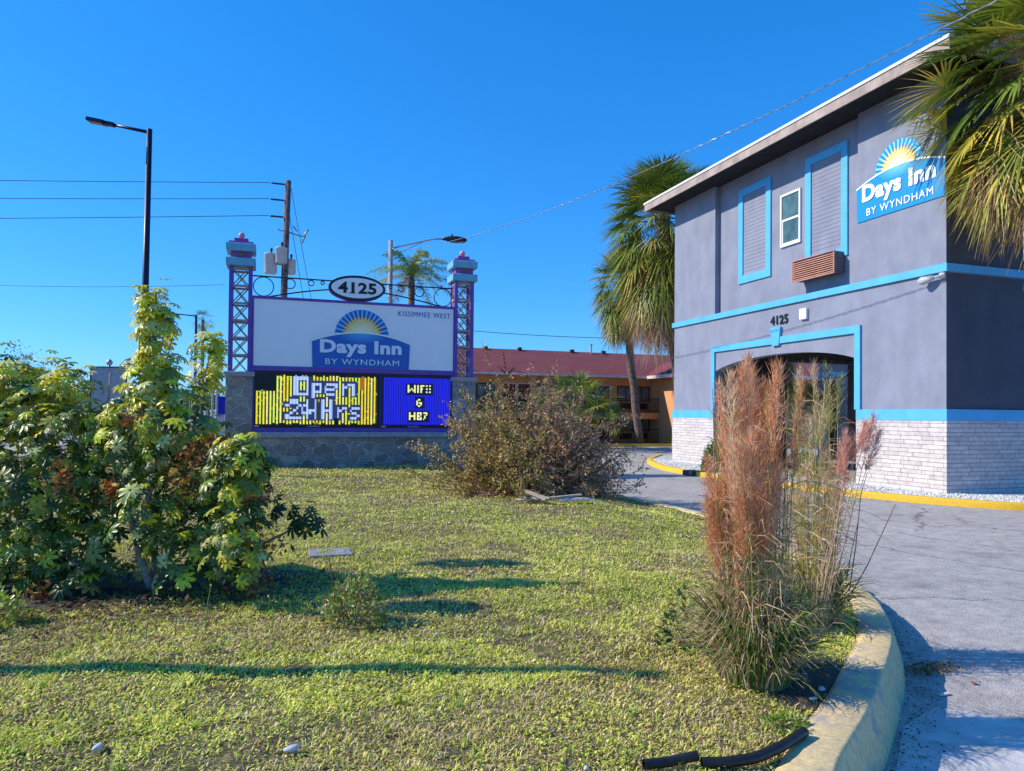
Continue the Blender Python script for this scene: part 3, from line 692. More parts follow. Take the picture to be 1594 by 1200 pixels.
logo(ws, (BX-.002, 15.68, 7.24), (0, -1, 0), (0, 0, 1), (-1, 0, 0), 2.75, .93, (.0, .27, .68), (.25, .75, 1.0), (.95, .95, .95))  # brighter logo colours, with the sunlight put into the print

# ================================================================== MONUMENT SIGN
SY = 22.06
ms = thing('monument_sign', 'large roadside hotel sign on a stone base with purple lattice towers and LED boards', 'sign', (2.4, SY, .25))
def lattice_tower(cx, cy, z0):
    """each tower a part with sub-parts"""
    w = .31; ztop = 6.09
    mb = MB()
    for sx in (-1, 1):
        for sy in (-1, 1): mb.box((cx+sx*w-sx*.10, cy+sy*w-sy*.10, z0), (cx+sx*w, cy+sy*w, ztop))
    t = mb.build('lattice_tower', M['purple'], ms)
    mb = MB(); nz = 6; h = (ztop-z0-.05)/nz; a = w-.10; r = .022
    for k in range(nz):
        za = z0+k*h; zb = za+h
        for (p, q, pl) in (((-a, -w+.04), (a, -w+.04), 0), ((-a, w-.04), (a, w-.04), 0), ((-w+.04, -a), (-w+.04, a), 1), ((w-.04, -a), (w-.04, a), 1)):
            A = np.array([cx+p[0], cy+p[1]]); B = np.array([cx+q[0], cy+q[1]])
            mb.bar((*A, za), (*B, zb), .045, .03); mb.bar((*B, za), (*A, zb), .045, .03); mb.bar((*A, zb-.02), (*B, zb-.02), .05, .06)
    mb.build('lattice', M['tan'], t)
    for z_ in (6.09, 6.51): MB().cbox((cx-.40, cy-.40, z_), (cx+.40, cy+.40, z_+.23), .02).build('cornice', M['teal'], t)
    MB().cbox((cx-.28, cy-.28, 6.32), (cx+.28, cy+.28, 6.51), .01).build('cap_block', M['magenta'], t)
    mb = MB(); mb.cbox((cx-.33, cy-.33, 6.74), (cx+.33, cy+.33, 6.80), .01); mb.cbox((cx-.19, cy-.19, 6.80), (cx+.19, cy+.19, 6.92), .01); mb.build('cap_block', M['magenta'], t)
    mb = MB()
    for k in range(8): 
        a = k*math.pi/4; mb.prism([(0, 0), (.05*math.cos(a-.3), .05*math.sin(a-.3)), (.09*math.cos(a), .09*math.sin(a)), (.05*math.cos(a+.3), .05*math.sin(a+.3))], (cx, cy-.295-.001*k, 6.415), (1, 0, 0), (0, 0, 1), (0, 1, 0), .014)
    fix(mb.build('rosette', pbr_gold, t))
    mb = MB(); mb.lathe((cx, cy, 6.92), [(.03, 0), (.035, .03)]+[(.09*math.sin(a), .115-.09*math.cos(a)) for a in np.linspace(.35, 3.0, 9)], 14); mb.build('finial', M['rose_ball'], t, True)
    return t
pbr_gold = pbr('antique_gold', (.30, .22, .08), .5)
TL, TR = -.84, 5.78; TY = SY+.22
lattice_tower(TL, TY, 3.06); lattice_tower(TR, TY, 3.06)
# stone pedestals + base
for nm_, a_, b_, c_, d_ in (('stone_pedestal', (TL-.36, TY-.36, .0), (TL+.36, TY+.36, 2.92), (TL-.42, TY-.42, 2.92), (TL+.42, TY+.42, 3.06)), ('stone_pedestal', (TR-.36, TY-.36, 0), (TR+.36, TY+.36, 2.92), (TR-.42, TY-.42, 2.92), (TR+.42, TY+.42, 3.06)), ('stone_base', (TL+.36, SY-.12, 0), (TR-.36, SY+.6, 1.17), (TL+.36, SY-.19, 1.17), (TR-.36, SY+.66, 1.33))):
    st_ = MB().box(a_, b_).build(nm_, M['stone'], ms); MB().cbox(c_, d_, .02).build('stone_cap', M['capstone'], st_)
# cabinet
CX0, CX1 = -.56, 5.5
mb = MB(); yf = SY-.06; yb = SY+.5
mb.box((CX0, yf+.05, 1.33), (CX1, yb, 5.27))
mb.box((CX0, yf, 5.19), (CX1, yf+.05, 5.27)); mb.box((CX0, yf, 3.11), (CX1, yf+.05, 3.25)); mb.box((CX0, yf, 1.33), (CX1, yf+.05, 1.45))
mb.box((CX0, yf, 3.25), (CX0+.09, yf+.05, 5.19)); mb.box((CX1-.06, yf, 3.25), (CX1, yf+.05, 5.19)); mb.box((CX0, yf, 1.45), (CX0+.12, yf+.05, 3.11)); mb.box((CX1-.1, yf, 1.45), (CX1, yf+.05, 3.11))
mb.build('cabinet', M['purple'], ms)
mb = MB(); mb.box((CX0+.09, yf+.02, 3.25), (CX1-.06, yf+.0495, 5.19)); face = mb.build('sign_face', M['signwhite'], ms)
dim = .82
logo(face, (1.15, yf+.018, 3.255), (1, 0, 0), (0, 0, 1), (0, -1, 0), 2.92, .80, (.014, .12, .50), (.14, .60, .95), (.80, .84, .95))  # same logo in darker colours, with the shade put into the print
mb = MB(); text_on(mb, 'KISSIMMEE WEST', (3.70, yf+.018, 4.895), (1, 0, 0), (0, 0, 1), 1.64, .155, (0, -1, 0), .004, .008, (.014, .12, .45)); mb.build('lettering', M['print'], face, vc=True)
# LED boards
leds, leds2 = pieces('led_board', M['black'], ms, [((CX0+.12, yf+.02, 1.45), (3.18, yf+.0495, 3.11)), ((3.22, yf+.02, 1.45), (CX1-.1, yf+.0495, 3.11))])
def bitmap(rows): return [[c != '.' for c in r] for r in rows]
BM_OPEN = ["#####....................",
           "#...#....................",
           "#...#.####..####..#.###..",
           "#...#.#..#.#...#..##..#..",
           "#...#.#..#.####...#...#..",
           "#...#.####.#......#...#..",
           "#####.#.....###...#...#..",
           "......#.................."]
BM_24 = [".###...#..#..#..#............",
         "#...#.##..#..#..#............",
         "...#.#.#..#..#..#..#.##..###.",
         "..#..#.####..####..##...#....",
         ".#...####.#..#..#..#.....##..",
         "#......#..#..#..#..#.......#.",
         "#####..#..#..#..#..#....###.."]
cell = .0735
yl = yf+.014
mb = MB()
bx0, bx1 = -.38, 3.08; zb0, zb1 = 1.56, 3.0
nst = 37; pitch = (bx1-bx0)/nst
OB = bitmap(BM_OPEN); HB = bitmap(BM_24)
def led_on(x, z):
    for B, ox, oz in ((OB, .72, 2.93), (HB, .50, 2.24)):
        i = int((x-ox)/cell); j = int((oz-z)/cell)
        if 0 <= j < len(B) and 0 <= i < len(B[0]) and B[j][i]: return 1
    for B, ox, oz in ((OB, .72, 2.93), (HB, .50, 2.24)):
        for dx in (-1, 0, 1):
            for dz in (-1, 0, 1):
                i = int((x-ox)/cell+dx*.8); j = int((oz-z)/cell+dz*.8)
                if 0 <= j < len(B) and 0 <= i < len(B[0]) and B[j][i]: return 2
    return 0
rows = int((zb1-zb0)/(cell/2)); hh = (zb1-zb0)/rows
yel = [(.80, .80, .02), (.62, .80, .03), (.92, .70, .02), (.75, .92, .10), (.85, .85, .25)]
for k in range(nst*2):
    x = bx0+k*pitch/2; on = k % 2 == 0; base = random.choice(yel)
    ztop = (zb1-.45 if x < .17 else zb1)-random.random()*.05; zbt = zb0+random.random()*.03
    for j in range(rows):
        z = zb0+(j+.5)*hh
        if z > ztop or z < zbt: continue
        s_ = led_on(x+pitch*.25, z)
        c = tuple(min(1, q*random.uniform(.8, 1.1)) for q in base) if on else (.02, .03, .01)
        if on and random.random() < .012: c = (.9, .35, .05)
        if not on and random.random() < .07: c = (.30, .38, .02)
        if s_ == 1: c = (.45, .65, 1.0) if on else (.30, .42, .85)
        if s_ == 2: c = (.02, .03, .12)
        if 1.93 > x > 1.80 and z < 1.76: c = (.0, .0, .0)
        if 2.55 < x < 2.68 and z > 2.6: c = (.35, .12, .0)
        mb.add([(x, yl, z-hh/2), (x+pitch/2, yl, z-hh/2), (x+pitch/2, yl, z+hh/2), (x, yl, z+hh/2)], [(0, 1, 2, 3)], c)
mb.build('led_display', M['led'], leds, vc=True); mb = MB()
# blue board
B1, B2 = 3.27, 5.36
nb_ = 30; pb = (B2-B1)/nb_
GLY = {'W': ["#...#", "#...#", "#.#.#", "##.##", "#...#"], 'I': ["#", "#", "#", "#", "#"], 'F': ["###", "#..", "##.", "#..", "#.."], 'J': ["#.#", "...", "#.#", "...", "#.#"],
       '&': [".##.", "#...", "#.##", "#..#", ".##."], 'H': ["#..#", "#..#", "####", "#..#", "#..#"], 'B': ["###", "#.#", "##.", "#.#", "###"], 'O': ["###", "..#", ".#.", ".#.", "#.."]}
c2 = .048
def bl(x, z):
    for word, ox, oz in ((['W', 'I', 'F', 'J'], 4.02, 2.78), (['&'], 4.28, 2.36), (['H', 'B', 'O'], 4.07, 1.94)):
        x0 = ox
        for ch in word:
            g = GLY[ch]; 
            for m_ in range(len(g[0])):
                for q in range(5):
                    if g[q][m_] == '#' and x0+m_*c2 <= x < x0+(m_+1)*c2 and oz-(q+1)*c2 <= z < oz-q*c2: return 1
            x0 += (len(g[0])+1)*c2
        if ox-.05 < x < x0+.02 and oz-.30 < z < oz+.06: return 2
    return 0
nx_ = 84; dx = (B2-B1)/nx_; nz_ = 60; dz = (3.0-1.56)/nz_
for i in range(nx_):
    x = B1+(i+.5)*dx; on = (i % 3) != 0
    j = 0
    while j < nz_:
        s0 = bl(x, 1.56+(j+.5)*dz); e = j
        while e < nz_ and bl(x, 1.56+(e+.5)*dz) == s0: e += 1
        c = {0: (.012, .012, .72) if on else (.0, .0, .32), 1: (.85, .9, .35), 2: (.0, .0, .05)}[s0]
        mb.add([(x-dx/2, yl, 1.56+j*dz), (x+dx/2, yl, 1.56+j*dz), (x+dx/2, yl, 1.56+e*dz), (x-dx/2, yl, 1.56+e*dz)], [(0, 1, 2, 3)], c); j = e
mb.build('led_display', M['led'], leds2, vc=True)
for xx, ld, x2 in ((1.05, leds, -.42), (4.02, leds2, 3.235)):
    mb = MB(); text_on(mb, 'watchfire', (xx, yf+.012, 1.475), (1, 0, 0), (0, 0, 1), .36, .06, (0, -1, 0), 0, 0); mb.build('lettering', M['white_metal'], ld)
    MB().box((x2, yf+.010, 1.48), (x2+.12, yf+.0195, 1.52)).build('badge', M['white_metal'], ld)
# scrollwork arch and oval
mb = MB(); yq = SY+.12
def arc_pts(x0, z0, x1, z1, sag, n=20): return [(x0+(x1-x0)*k/n, yq, z0+(z1-z0)*k/n+sag*4*(k/n)*(1-k/n)) for k in range(n+1)]
mb.tube(arc_pts(-.52, 5.87, 5.45, 5.87, .0), .022, 6)
mb.tube([(-.25+(2.44+.25)*k/14, yq, 5.24+.40*math.sin(k/14*math.pi/2)) for k in range(15)], .022, 6)
mb.tube([(5.25-(5.25-2.44)*k/14, yq, 5.24+.40*math.sin(k/14*math.pi/2)) for k in range(15)], .022, 6)
for cx_, cz, r_ in ((-.22, 5.57, .28), (.52, 5.70, .145), (1.12, 5.76, .08), (1.45, 5.79, .05), (5.13, 5.57, .28), (4.38, 5.70, .145), (3.80, 5.76, .08), (3.48, 5.79, .05)):
    mb.tube([(cx_+r_*math.cos(a), yq, cz+r_*math.sin(a)) for a in np.linspace(0, 2*math.pi, 22)], .016, 6, False)
mb.build('scrollwork', M['iron'], ms, True)
ox, oz = 2.45, 5.66
def ell(a, b, n=40): return [(a*math.cos(2*math.pi*k/n), b*math.sin(2*math.pi*k/n)) for k in range(n)]
mb = MB(); mb.prism(ell(.84, .375), (ox, SY+.2, oz), (1, 0, 0), (0, 0, 1), (0, -1, 0), .28); ov = fix(mb.build('oval_plaque', M['purple'], ms))
mb = MB(); mb.prism(ell(.845, .38), (ox, SY-.08, oz), (1, 0, 0), (0, 0, 1), (0, -1, 0), .02); fix(mb.build('rim', M['iron'], ov))
mb = MB(); mb.prism(ell(.765, .305), (ox, SY-.1005, oz), (1, 0, 0), (0, 0, 1), (0, -1, 0), .006); fix(mb.build('plate', M['signwhite'], ov))
mb = MB(); text_on(mb, '4125', (ox-.57, SY-.107, oz-.17), (1, 0, 0), (0, 0, 1), 1.14, .34, (0, -1, 0), .035, .01)
mb.box((ox-.235, SY-.1165, oz-.17), (ox-.065, SY-.1075, oz-.138))
mb.build('number', M['black'], ov)

# ================================================================== MOTEL BLOCK BEHIND
mo = thing('motel_block', 'long two storey orange motel wing with maroon shingle roof and outside walkways', 'building', (18, 43.5, 0))
WX0, WX1, WY = 4.0, 24.6, 43.6; EY = 42.2
mb = MB(); mb.box((WX0, WY, 0), (WX1+12, WY+7, 4.6)); mb.box((WX0, EY+.05, 1.68), (WX1, WY, 2.08)); mb.box((24.6, 38.6, 0), (44, WY, 4.42)); 
mb.build('wall', M['motel_wall'], mo)
mb = MB(); mb.add([(WX0-.5, EY, 4.5), (30, EY, 4.5), (30, 48.0, 6.5), (WX0-.5, 48.0, 6.5), (WX0-.5, 54, 4.5), (30, 54, 4.5)], [(0, 1, 2, 3), (3, 2, 5, 4), (0, 3, 4)])
mb.add([(23.6, 37.6, 4.5), (46, 37.6, 4.5), (46, 44, 6.4), (28.4, 44, 6.4), (23.6, 46, 4.5)], [(0, 1, 2, 3), (0, 3, 4)])
mb.build('roof', M['motel_roof'], mo)
mb = MB(); mb.box((WX0-.5, EY-.02, 4.36), (23.6, EY+.06, 4.5)); mb.box((23.56, 37.56, 4.32), (23.64, 42.18, 4.52)); mb.box((23.64, 37.56, 4.32), (46, 37.64, 4.52)); mb.build('fascia', M['motel_fascia'], mo)
mb = MB(); mb.box((WX0, EY+.06, 4.38), (24.6, WY, 4.44)); mb.box((23.64, 37.64, 4.36), (46, 43, 4.42)); mb.build('soffit', M['motel_wall'], mo)
mb = MB(); mb.box((WX0, EY-.05, -.05), (WX1, WY, .06)); mb.build('walkway', M['walk'], mo)
def railing(z):
    mb = MB(); mb.box((WX0, EY+.08, z+.92), (WX1, EY+.13, z+.97)); mb.box((WX0, EY+.08, z+.10), (WX1, EY+.12, z+.14))
    x = WX0
    while x < WX1: mb.box((x, EY+.09, z+.14), (x+.018, EY+.11, z+.92)); x += .13
    mb.build('railing', M['brown_dark'], mo)
railing(2.08); railing(.06)
def door(x, z):
    mb = MB(); mb.box((x-.42, WY-.03, z), (x+.42, WY, z+1.78)); d = mb.build('door', M['door_red'], mo)
    mb = MB(); mb.box((x-.5, WY-.05, z), (x-.42, WY, z+1.86)); mb.box((x+.42, WY-.05, z), (x+.5, WY, z+1.86)); mb.box((x-.42, WY-.05, z+1.78), (x+.42, WY, z+1.86)); mb.build('frame', M['motel_fascia'], d)
    mb = MB(); mb.box((x+.30, WY-.07, z+.85), (x+.37, WY-.03, z+.95)); mb.build('handle', M['steel'], d)
def window(x, z):
    mb = MB(); a, b, c, e = x-.62, x+.62, z+.78, z+1.80
    mb.box((a, WY-.06, c), (a+.06, WY, e)); mb.box((b-.06, WY-.06, c), (b, WY, e)); mb.box((a+.06, WY-.06, c), (b-.06, WY, c+.06)); mb.box((a+.06, WY-.06, e-.06), (b-.06, WY, e)); mb.box((x-.03, WY-.055, c+.06), (x+.03, WY, e-.06))
    w = mb.build('window', M['brown_dark'], mo)
    mb = MB(); mb.box((a+.06, WY-.03, c+.06), (x-.03, WY-.004, e-.06)); mb.box((x+.03, WY-.03, c+.06), (b-.06, WY-.004, e-.06)); mb.build('pane', M['curtain'] , w)
    mb = MB(); mb.box((x-.42, WY-.14, z+.28), (x+.42, WY, z+.66))
    for k in range(6): mb.box((x-.4, WY-.15, z+.31+k*.055), (x+.4, WY-.14, z+.335+k*.055))
    mb.build('air_conditioner', M['brown_dark'], mo)
for z in (2.08, .06):
    for x in (21.15, 20.1, 15.5, 14.45, 9.85, 8.8): door(x, z)
    for x in (22.75, 24.0, 18.5, 17.0, 12.9, 11.4): window(x, z) if x < 23.5 else window(23.95, z)
for k, x in enumerate((14.1, 16.6, 20.6, 23.1)):
    mb = MB(); mb.box((x-.12, 47.6, 6.38), (x+.12, 47.9, 6.62)); mb.build('roof_vent', M['brown_dark'], mo)
mb = MB(); mb.tube([(22.0, 47.5, 6.2), (22.0, 47.5, 6.95)], .06, 8); mb.tube([(22.0, 47.5, 6.95), (22.0, 47.5, 7.05)], .1, 8); mb.build('vent_pipe', M['steel'], mo)
# planting strip in front of the motel
mb = MB(); mb.box((18.5, 39.6, 0), (33, 41.4, .13)); o = struct(mb.build('planting_strip', M['ground']), 'grass strip with yellow kerb in front of the motel wing')
mb = MB(); mb.box((18.35, 39.45, 0), (33.1, 39.6, .15)); struct(mb.build('strip_curb', M['curb_new']), 'yellow kerb edging the motel planting strip')

# ================================================================== BUILDING ISLAND
isl = [(16.86, 29.04), (14.96, 26.67), (14.2, 25.3), (13.7, 24.0), (13.1, 22.4), (12.85, 21.0), (12.8, 19.5), (12.88, 18), (13.0, 16.4), (13.15, 14.6), (13.45, 13.2), (13.95, 12.0), (14.65, 10.9), (15.6, 10.3), (17.5, 9.8), (22, 9.5), (30, 9.5)]
ip = []
for i in range(len(isl)-1):
    for k in range(6): ip.append(tuple(np.array(isl[i])*(1-k/6)+np.array(isl[i+1])*k/6))
ip.append(isl[-1]); ip = np.array(ip)
for _ in range(8): ip[1:-1] = .25*ip[:-2]+.5*ip[1:-1]+.25*ip[2:]
tt = unit(np.gradient(ip, axis=0)); nn = np.stack([-tt[:, 1], tt[:, 0]], 1)
# path runs towards the camera, so its left normal points to +X (inwards)
curb_mesh('island_curb', ip, nn, [.15]*len(ip), .2, M['curb_new'], 'bright yellow kerb round the gatehouse gravel bed', .02)
inn = ip+nn*.2
poly = [tuple(p) for p in inn]+[(30, Y0+2), (BX+.1, Y0+2), (BX+.1, 16.5), (14.7, 17.0), (14.7, 21.5), (BX+.1, 22), (BX+.1, Y1), (19, Y1), (19, 29)]
import bmesh
bm = bmesh.new(); vs = [bm.verts.new((x, y, .115)) for x, y in poly]; e = [bm.edges.new((vs[i], vs[(i+1) % len(vs)])) for i in range(len(vs))]
bmesh.ops.triangle_fill(bm, use_beauty=True, edges=e); me = bpy.data.meshes.new('gravel_bed'); bm.to_mesh(me); bm.free()
for p in me.polygons:
    if p.normal.z < 0: p.flip()
me.materials.append(M['gravel']); o = bpy.data.objects.new('gravel_bed', me); COL.objects.link(o); struct(o)
# loose chips
n = 9000; k = rng.integers(0, len(inn)-14, n); t = rng.random(n)**1.4*1.5; pos = inn[k]+nn[k]*t[:, None]+rng.normal(0, .05, (n, 2))
pos = np.c_[pos, np.full(n, .122)]; kk = ((pos[:, 0] < BX-.1) & ((pos[:, 1] < 16.5) | (pos[:, 1] > 21.5) | (pos[:, 0] < 14.4))) | (pos[:, 1] < Y0-.1); pos = pos[kk]; n = len(pos)
oc = [(1, 0, 0), (0, 1, 0), (-1, 0, 0), (0, -1, 0), (0, 0, .8), (0, 0, -.8)]; of = [(0, 1, 4), (1, 2, 4), (2, 3, 4), (3, 0, 4), (1, 0, 5), (2, 1, 5), (3, 2, 5), (0, 3, 5)]
V, F, C = scatter(oc, of, pos, frames(rng.normal(0, 1, (n, 3)), rng.normal(0, 1, (n, 3))), rng.uniform(.014, .04, n), pal([(.72, .71, .70), (.55, .54, .53)], n))
tag(npmesh('gravel', V, F, C, M['print']), 'white marble chips spread in the gatehouse bed', 'gravel', kind='stuff')
# drain notch
mb = MB(); mb.box((12.70, 19.75, .004), (13.12, 20.35, .156)); struct(mb.build('curb_drain', M['wall_shaded']), 'dark drain notch in the yellow kerb')

# ================================================================== PALMS
def fan_frond(c, az, el, Lp, Rf, droop, spread, nleaf, col, wf=.06, curl=0.0, curve=.12):
    """one sabal leaf: petiole + radiating leaflets, returned as tri arrays"""
    D = np.array([math.cos(az)*math.cos(el), math.sin(az)*math.cos(el), math.sin(el)]); S = np.array([-math.sin(az), math.cos(az), 0]); Nn = np.cross(S, D)*-1
    tw = rng.normal(0, .3); S2 = S*math.cos(tw)+Nn*math.sin(tw)
    tp = np.linspace(0, 1, 5)[:, None]; pet = c+D*Lp*tp - np.array([0, 0, 1])*(curve*Lp*tp**2)
    V = []; F = []; C = []; n0 = 0
    for i in range(4):
        a, b = pet[i], pet[i+1]; w = .022*(1-.12*i); V += [a-S*w, a+S*w, b+S*w, b-S*w]; F += [(n0, n0+1, n0+2), (n0, n0+2, n0+3)]; C += [col*np.array([1.2, 1.05, .9])]*4; n0 += 4
    h = pet[-1]; Dh = unit(pet[-1]-pet[-2])
    th = np.linspace(-spread, spread, nleaf)+rng.normal(0, .03, nleaf)
    for t in th:
        d = math.cos(t)*Dh+math.sin(t)*S2; L = Rf*(.72+.28*math.cos(t*.8))*rng.uniform(.85, 1.08); sd_ = unit(np.cross(d, Nn))
        d = unit(d + Nn*abs(math.sin(t))*.25)
        rs = np.array([.0, .35, .68, 1.0]); ws = np.array([.012, wf, wf*.7, .004])*rng.uniform(.8, 1.2)
        dr = droop*rng.uniform(.6, 1.4)
        lat = rng.normal(0, .06+curl)
        P = h+d*(L*rs)[:, None]+sd_*(lat*L*rs**2)[:, None]-np.array([0, 0, 1])*(dr*L*rs**2.2)[:, None]
        tint = rng.uniform(.75, 1.2); cc = np.clip(col*tint, .003, 1)
        for i in range(3):
            V += [P[i]-sd_*ws[i]*.5, P[i]+sd_*ws[i]*.5, P[i+1]+sd_*ws[i+1]*.5, P[i+1]-sd_*ws[i+1]*.5]
            F += [(n0, n0+1, n0+2), (n0, n0+2, n0+3)]; 
            yl_ = np.array([1.0+.35*i/2, 1.0+.12*i/2, 1.0]); C += [cc*yl_]*4; n0 += 4
    return np.array(V), np.array(F), np.array(C)
GREENS = np.array([(.09, .17, .03), (.14, .23, .035), (.21, .28, .04), (.34, .35, .05), (.50, .44, .08)])
DEADS = np.array([(.56, .44, .29), (.42, .31, .20), (.32, .21, .13), (.68, .58, .45)])
def sabal(label, base, top, Rf=1.0, Lp=1.1, nlive=34, ndead=40, skirt=2.6, trunk_r=.2, group='sabal palms around the motel', dead_r=.5, nleaf=30, yellow=.5, boots=True, flowers=0, elo=-.75, dangle=1.0, stack=0.0, dcol=1.0, dm=1.0):
    t = thing('sabal_palm', label, 'palm tree', base, group=group)
    c = np.array(top, float); b = np.array(base, float)
    mb = MB(); ns = 14; pts = [b+(c-b)*k/ns+np.array([.03*math.sin(k*1.7), .03*math.cos(k), 0]) for k in range(ns+1)]
    rs = [trunk_r*(1.25 if k == 0 else 1.0+.06*math.sin(k*2.3)) for k in range(ns+1)]
    mb.tube(pts, rs, 14); mb.build('trunk', M['palm_bark'], t, True)
    parts = []
    ga = 2.39996
    for k in range(nlive):
        f = (k+.5)/nlive; el = 1.35-(1.35-elo)*f**.9; az = k*ga+rng.normal(0, .15)
        col = GREENS[min(4, int(rng.choice(5, p=[.30, .30, .22, .12, .06]) + (f > .65)*yellow*2.2))]
        parts.append(fan_frond(c+np.array([0, 0, .15*(1-f)-stack*f**1.5]), az, el, Lp*rng.uniform(.8, 1.1), Rf*rng.uniform(.85, 1.1), .17*dm+.27*f*dm, 1.95, nleaf, col*rng.uniform(.85, 1.2), curve=.18+.2*f))
    V, F, C = cat(parts); npmesh('crown', V, F, C, M['palm'], t)
    parts = []
    for k in range(ndead):
        f = (k+.5)/ndead; az = k*ga+rng.normal(0, .2); cc = c-np.array([0, 0, f*skirt])
        el = -.6-.75*rng.random(); col = DEADS[rng.integers(0, 4)]*dcol
        parts.append(fan_frond(cc+np.array([math.cos(az), math.sin(az), 0])*trunk_r*.6, az, el, Lp*dead_r*rng.uniform(.7, 1.1), Rf*rng.uniform(.6, .9), .9*dangle, .85, 16, col*rng.uniform(.7, 1.15), wf=.03, curl=.25, curve=.5))
    if parts:
        V, F, C = cat(parts); npmesh('dead_fronds', V, F, C, M['dryleaf'], t)
    for k in range(flowers):
        az = k*2.1+1.2; n = 900; d = np.array([math.cos(az)*.8, math.sin(az)*.8, .35])
        tt_ = rng.random((n, 1))**.7; P = c+d*tt_*1.7-np.array([0, 0, 1])*tt_**2*.5+rng.normal(0, .20, (n, 3))*tt_
        tv = [(-.5, 0, 0), (.5, 0, 0), (0, 1, 0)]; V, F, C = scatter(tv, [(0, 1, 2)], P, frames(rng.normal(0, 1, (n, 3))+d, rng.normal(0, 1, (n, 3))), np.c_[np.full(n, .02), rng.uniform(.08, .2, n), np.ones(n)], pal([(.42, .25, .12), (.5, .33, .18)], n))
        npmesh('flower_stalk', V, F, C, M['plume'], t)
    return t
sabal('large sabal palm with shaggy dead fronds overhanging the right end of the blue grey building', (16.95, 11.1, .1), (15.95, 11.25, 9.8), Rf=1.3, Lp=1.7, nlive=120, ndead=110, skirt=.7, trunk_r=.24, yellow=1.2, flowers=2, nleaf=36, elo=-1.2, dead_r=.72, stack=.5, dm=.65)
sabal('big bushy sabal palm with brown skirt rising behind the far left corner of the gatehouse', (18.6, 29.6, 0), (17.35, 29.5, 11.3), Rf=1.55, Lp=1.95, nlive=190, ndead=200, skirt=2.8, trunk_r=.27, flowers=3, elo=-1.1, dead_r=.85, yellow=.6, stack=1.6, dcol=.72)
sabal('slim sabal palm with bare brown trunk on the grass strip before the motel', (22.2, 40.6, .1), (21.1, 41.0, 10.7), Rf=1.3, Lp=1.3, nlive=90, ndead=70, skirt=1.9, trunk_r=.25, elo=-1.2, dead_r=.7, yellow=.8, stack=1.6, dcol=.6)
sabal('sabal palm with shaggy brown fronds seen through the arch', (23.8, 29.6, 0), (23.8, 29.6, 5.5), Rf=1.0, Lp=.8, nlive=26, ndead=45, skirt=1.0, trunk_r=.2, elo=-.9, dead_r=.7)
def low_fan(name, label, base, h, Rf, n, cat_='palm', group=None):
    t = thing(name, label, cat_, base, group=group); parts = []
    for k in range(n):
        f = (k+.5)/n; parts.append(fan_frond(np.array(base)+np.array([0, 0, h*.4]), k*2.4, 1.4-1.2*f, h*.6, Rf, .35, 1.9, 24, GREENS[rng.integers(0, 4)]))
    V, F, C = cat(parts); npmesh('fronds', V, F, C, M['palm'], t)
    mb = MB(); mb.tube([base, (base[0], base[1], base[2]+h*.45)], .16, 10); mb.build('trunk', M['palm_bark'], t, True); return t
low_fan('young_palm', 'low green fan palm growing above the brown bush in front of the motel', (15.6, 36.1, 0), 3.9, 1.3, 30)
low_fan('young_palm', 'low green fan palm seen through the right half of the arch', (23.2, 27.6, 0), 3.4, 1.1, 26)
low_fan('young_palm', 'dark fan palm in the motel shade at the right edge of the brown bush', (17.5, 36.9, 0), 2.6, 1.0, 24)
# feather palm behind the sign
qp = thing('queen_palm', 'tall feathery queen palm behind the top of the roadside sign', 'palm tree', (7.75, 41.6, 0))
mb = MB(); mb.tube([(7.75, 41.6, 0), (7.72, 41.6, 5), (7.75, 41.6, 9.4)], [.24, .2, .2], 12); mb.tube([(7.75, 41.6, 9.3), (7.75, 41.6, 10.2)], [.22, .1], 10); mb.build('trunk', M['palm_bark'], qp, True)
parts = []
for k in range(20):
    f = (k+.5)/20; az = k*2.4+.3; el = 1.35-1.6*f; L = 3.5*rng.uniform(.85, 1.1); V = []; F = []; C = []; n0 = 0
    m = 34; s_ = np.linspace(0, 1, m); c0 = np.array([7.75, 41.6, 10.0]); hd = np.array([math.cos(az), math.sin(az), 0])
    P = c0+hd*(L*(s_*math.cos(el)*.9+.25*s_**2*(1-abs(el)/2)))[:, None]+np.array([0, 0, 1])*(L*(s_*math.sin(el)-.62*s_**2.1))[:, None]
    sd2 = np.array([-math.sin(az), math.cos(az), 0]); cc = np.array([(.26, .38, .09), (.18, .29, .07), (.40, .44, .12)][k % 3])
    if f > .88: cc = np.array((.32, .24, .15))
    for i in range(m-1):
        V += [P[i]-sd2*.02, P[i]+sd2*.02, P[i+1]+sd2*.02, P[i+1]-sd2*.02]; F += [(n0, n0+1, n0+2), (n0, n0+2, n0+3)]; C += [cc*1.2]*4; n0 += 4
        T = unit(P[i+1]-P[i])
        for sg in (-1, 1):
            for q in range(2):
                ll = .62*math.sin(math.pi*min(.97, .12+s_[i]*.88))*rng.uniform(.7, 1.1)+.08; d = unit(sd2*sg*.8+T*.55+np.array([0, 0, rng.normal(.1, .35)])); p = P[i]+(P[i+1]-P[i])*q*.5
                e1 = p+d*ll*.5; e2 = e1+unit(d+np.array([0, 0, -.9]))*ll*.5
                V += [p-T*.02, p+T*.02, e1+T*.02, e1-T*.02, e2]; F += [(n0, n0+1, n0+2), (n0, n0+2, n0+3), (n0+3, n0+2, n0+4)]; C += [cc*rng.uniform(.7, 1.25)]*5; n0 += 5
    parts.append((np.array(V), np.array(F), np.array(C)))
V, F, C = cat(parts); npmesh('crown', V, F, C, M['palm'], qp)

# ================================================================== BIG VARIEGATED SHRUB
def px(x, y, d):
    r = _fw+_rt*(x-797)/FPX+_up*(600+SH-y)/FPX; return np.array([0, 0, EYE])+r*d
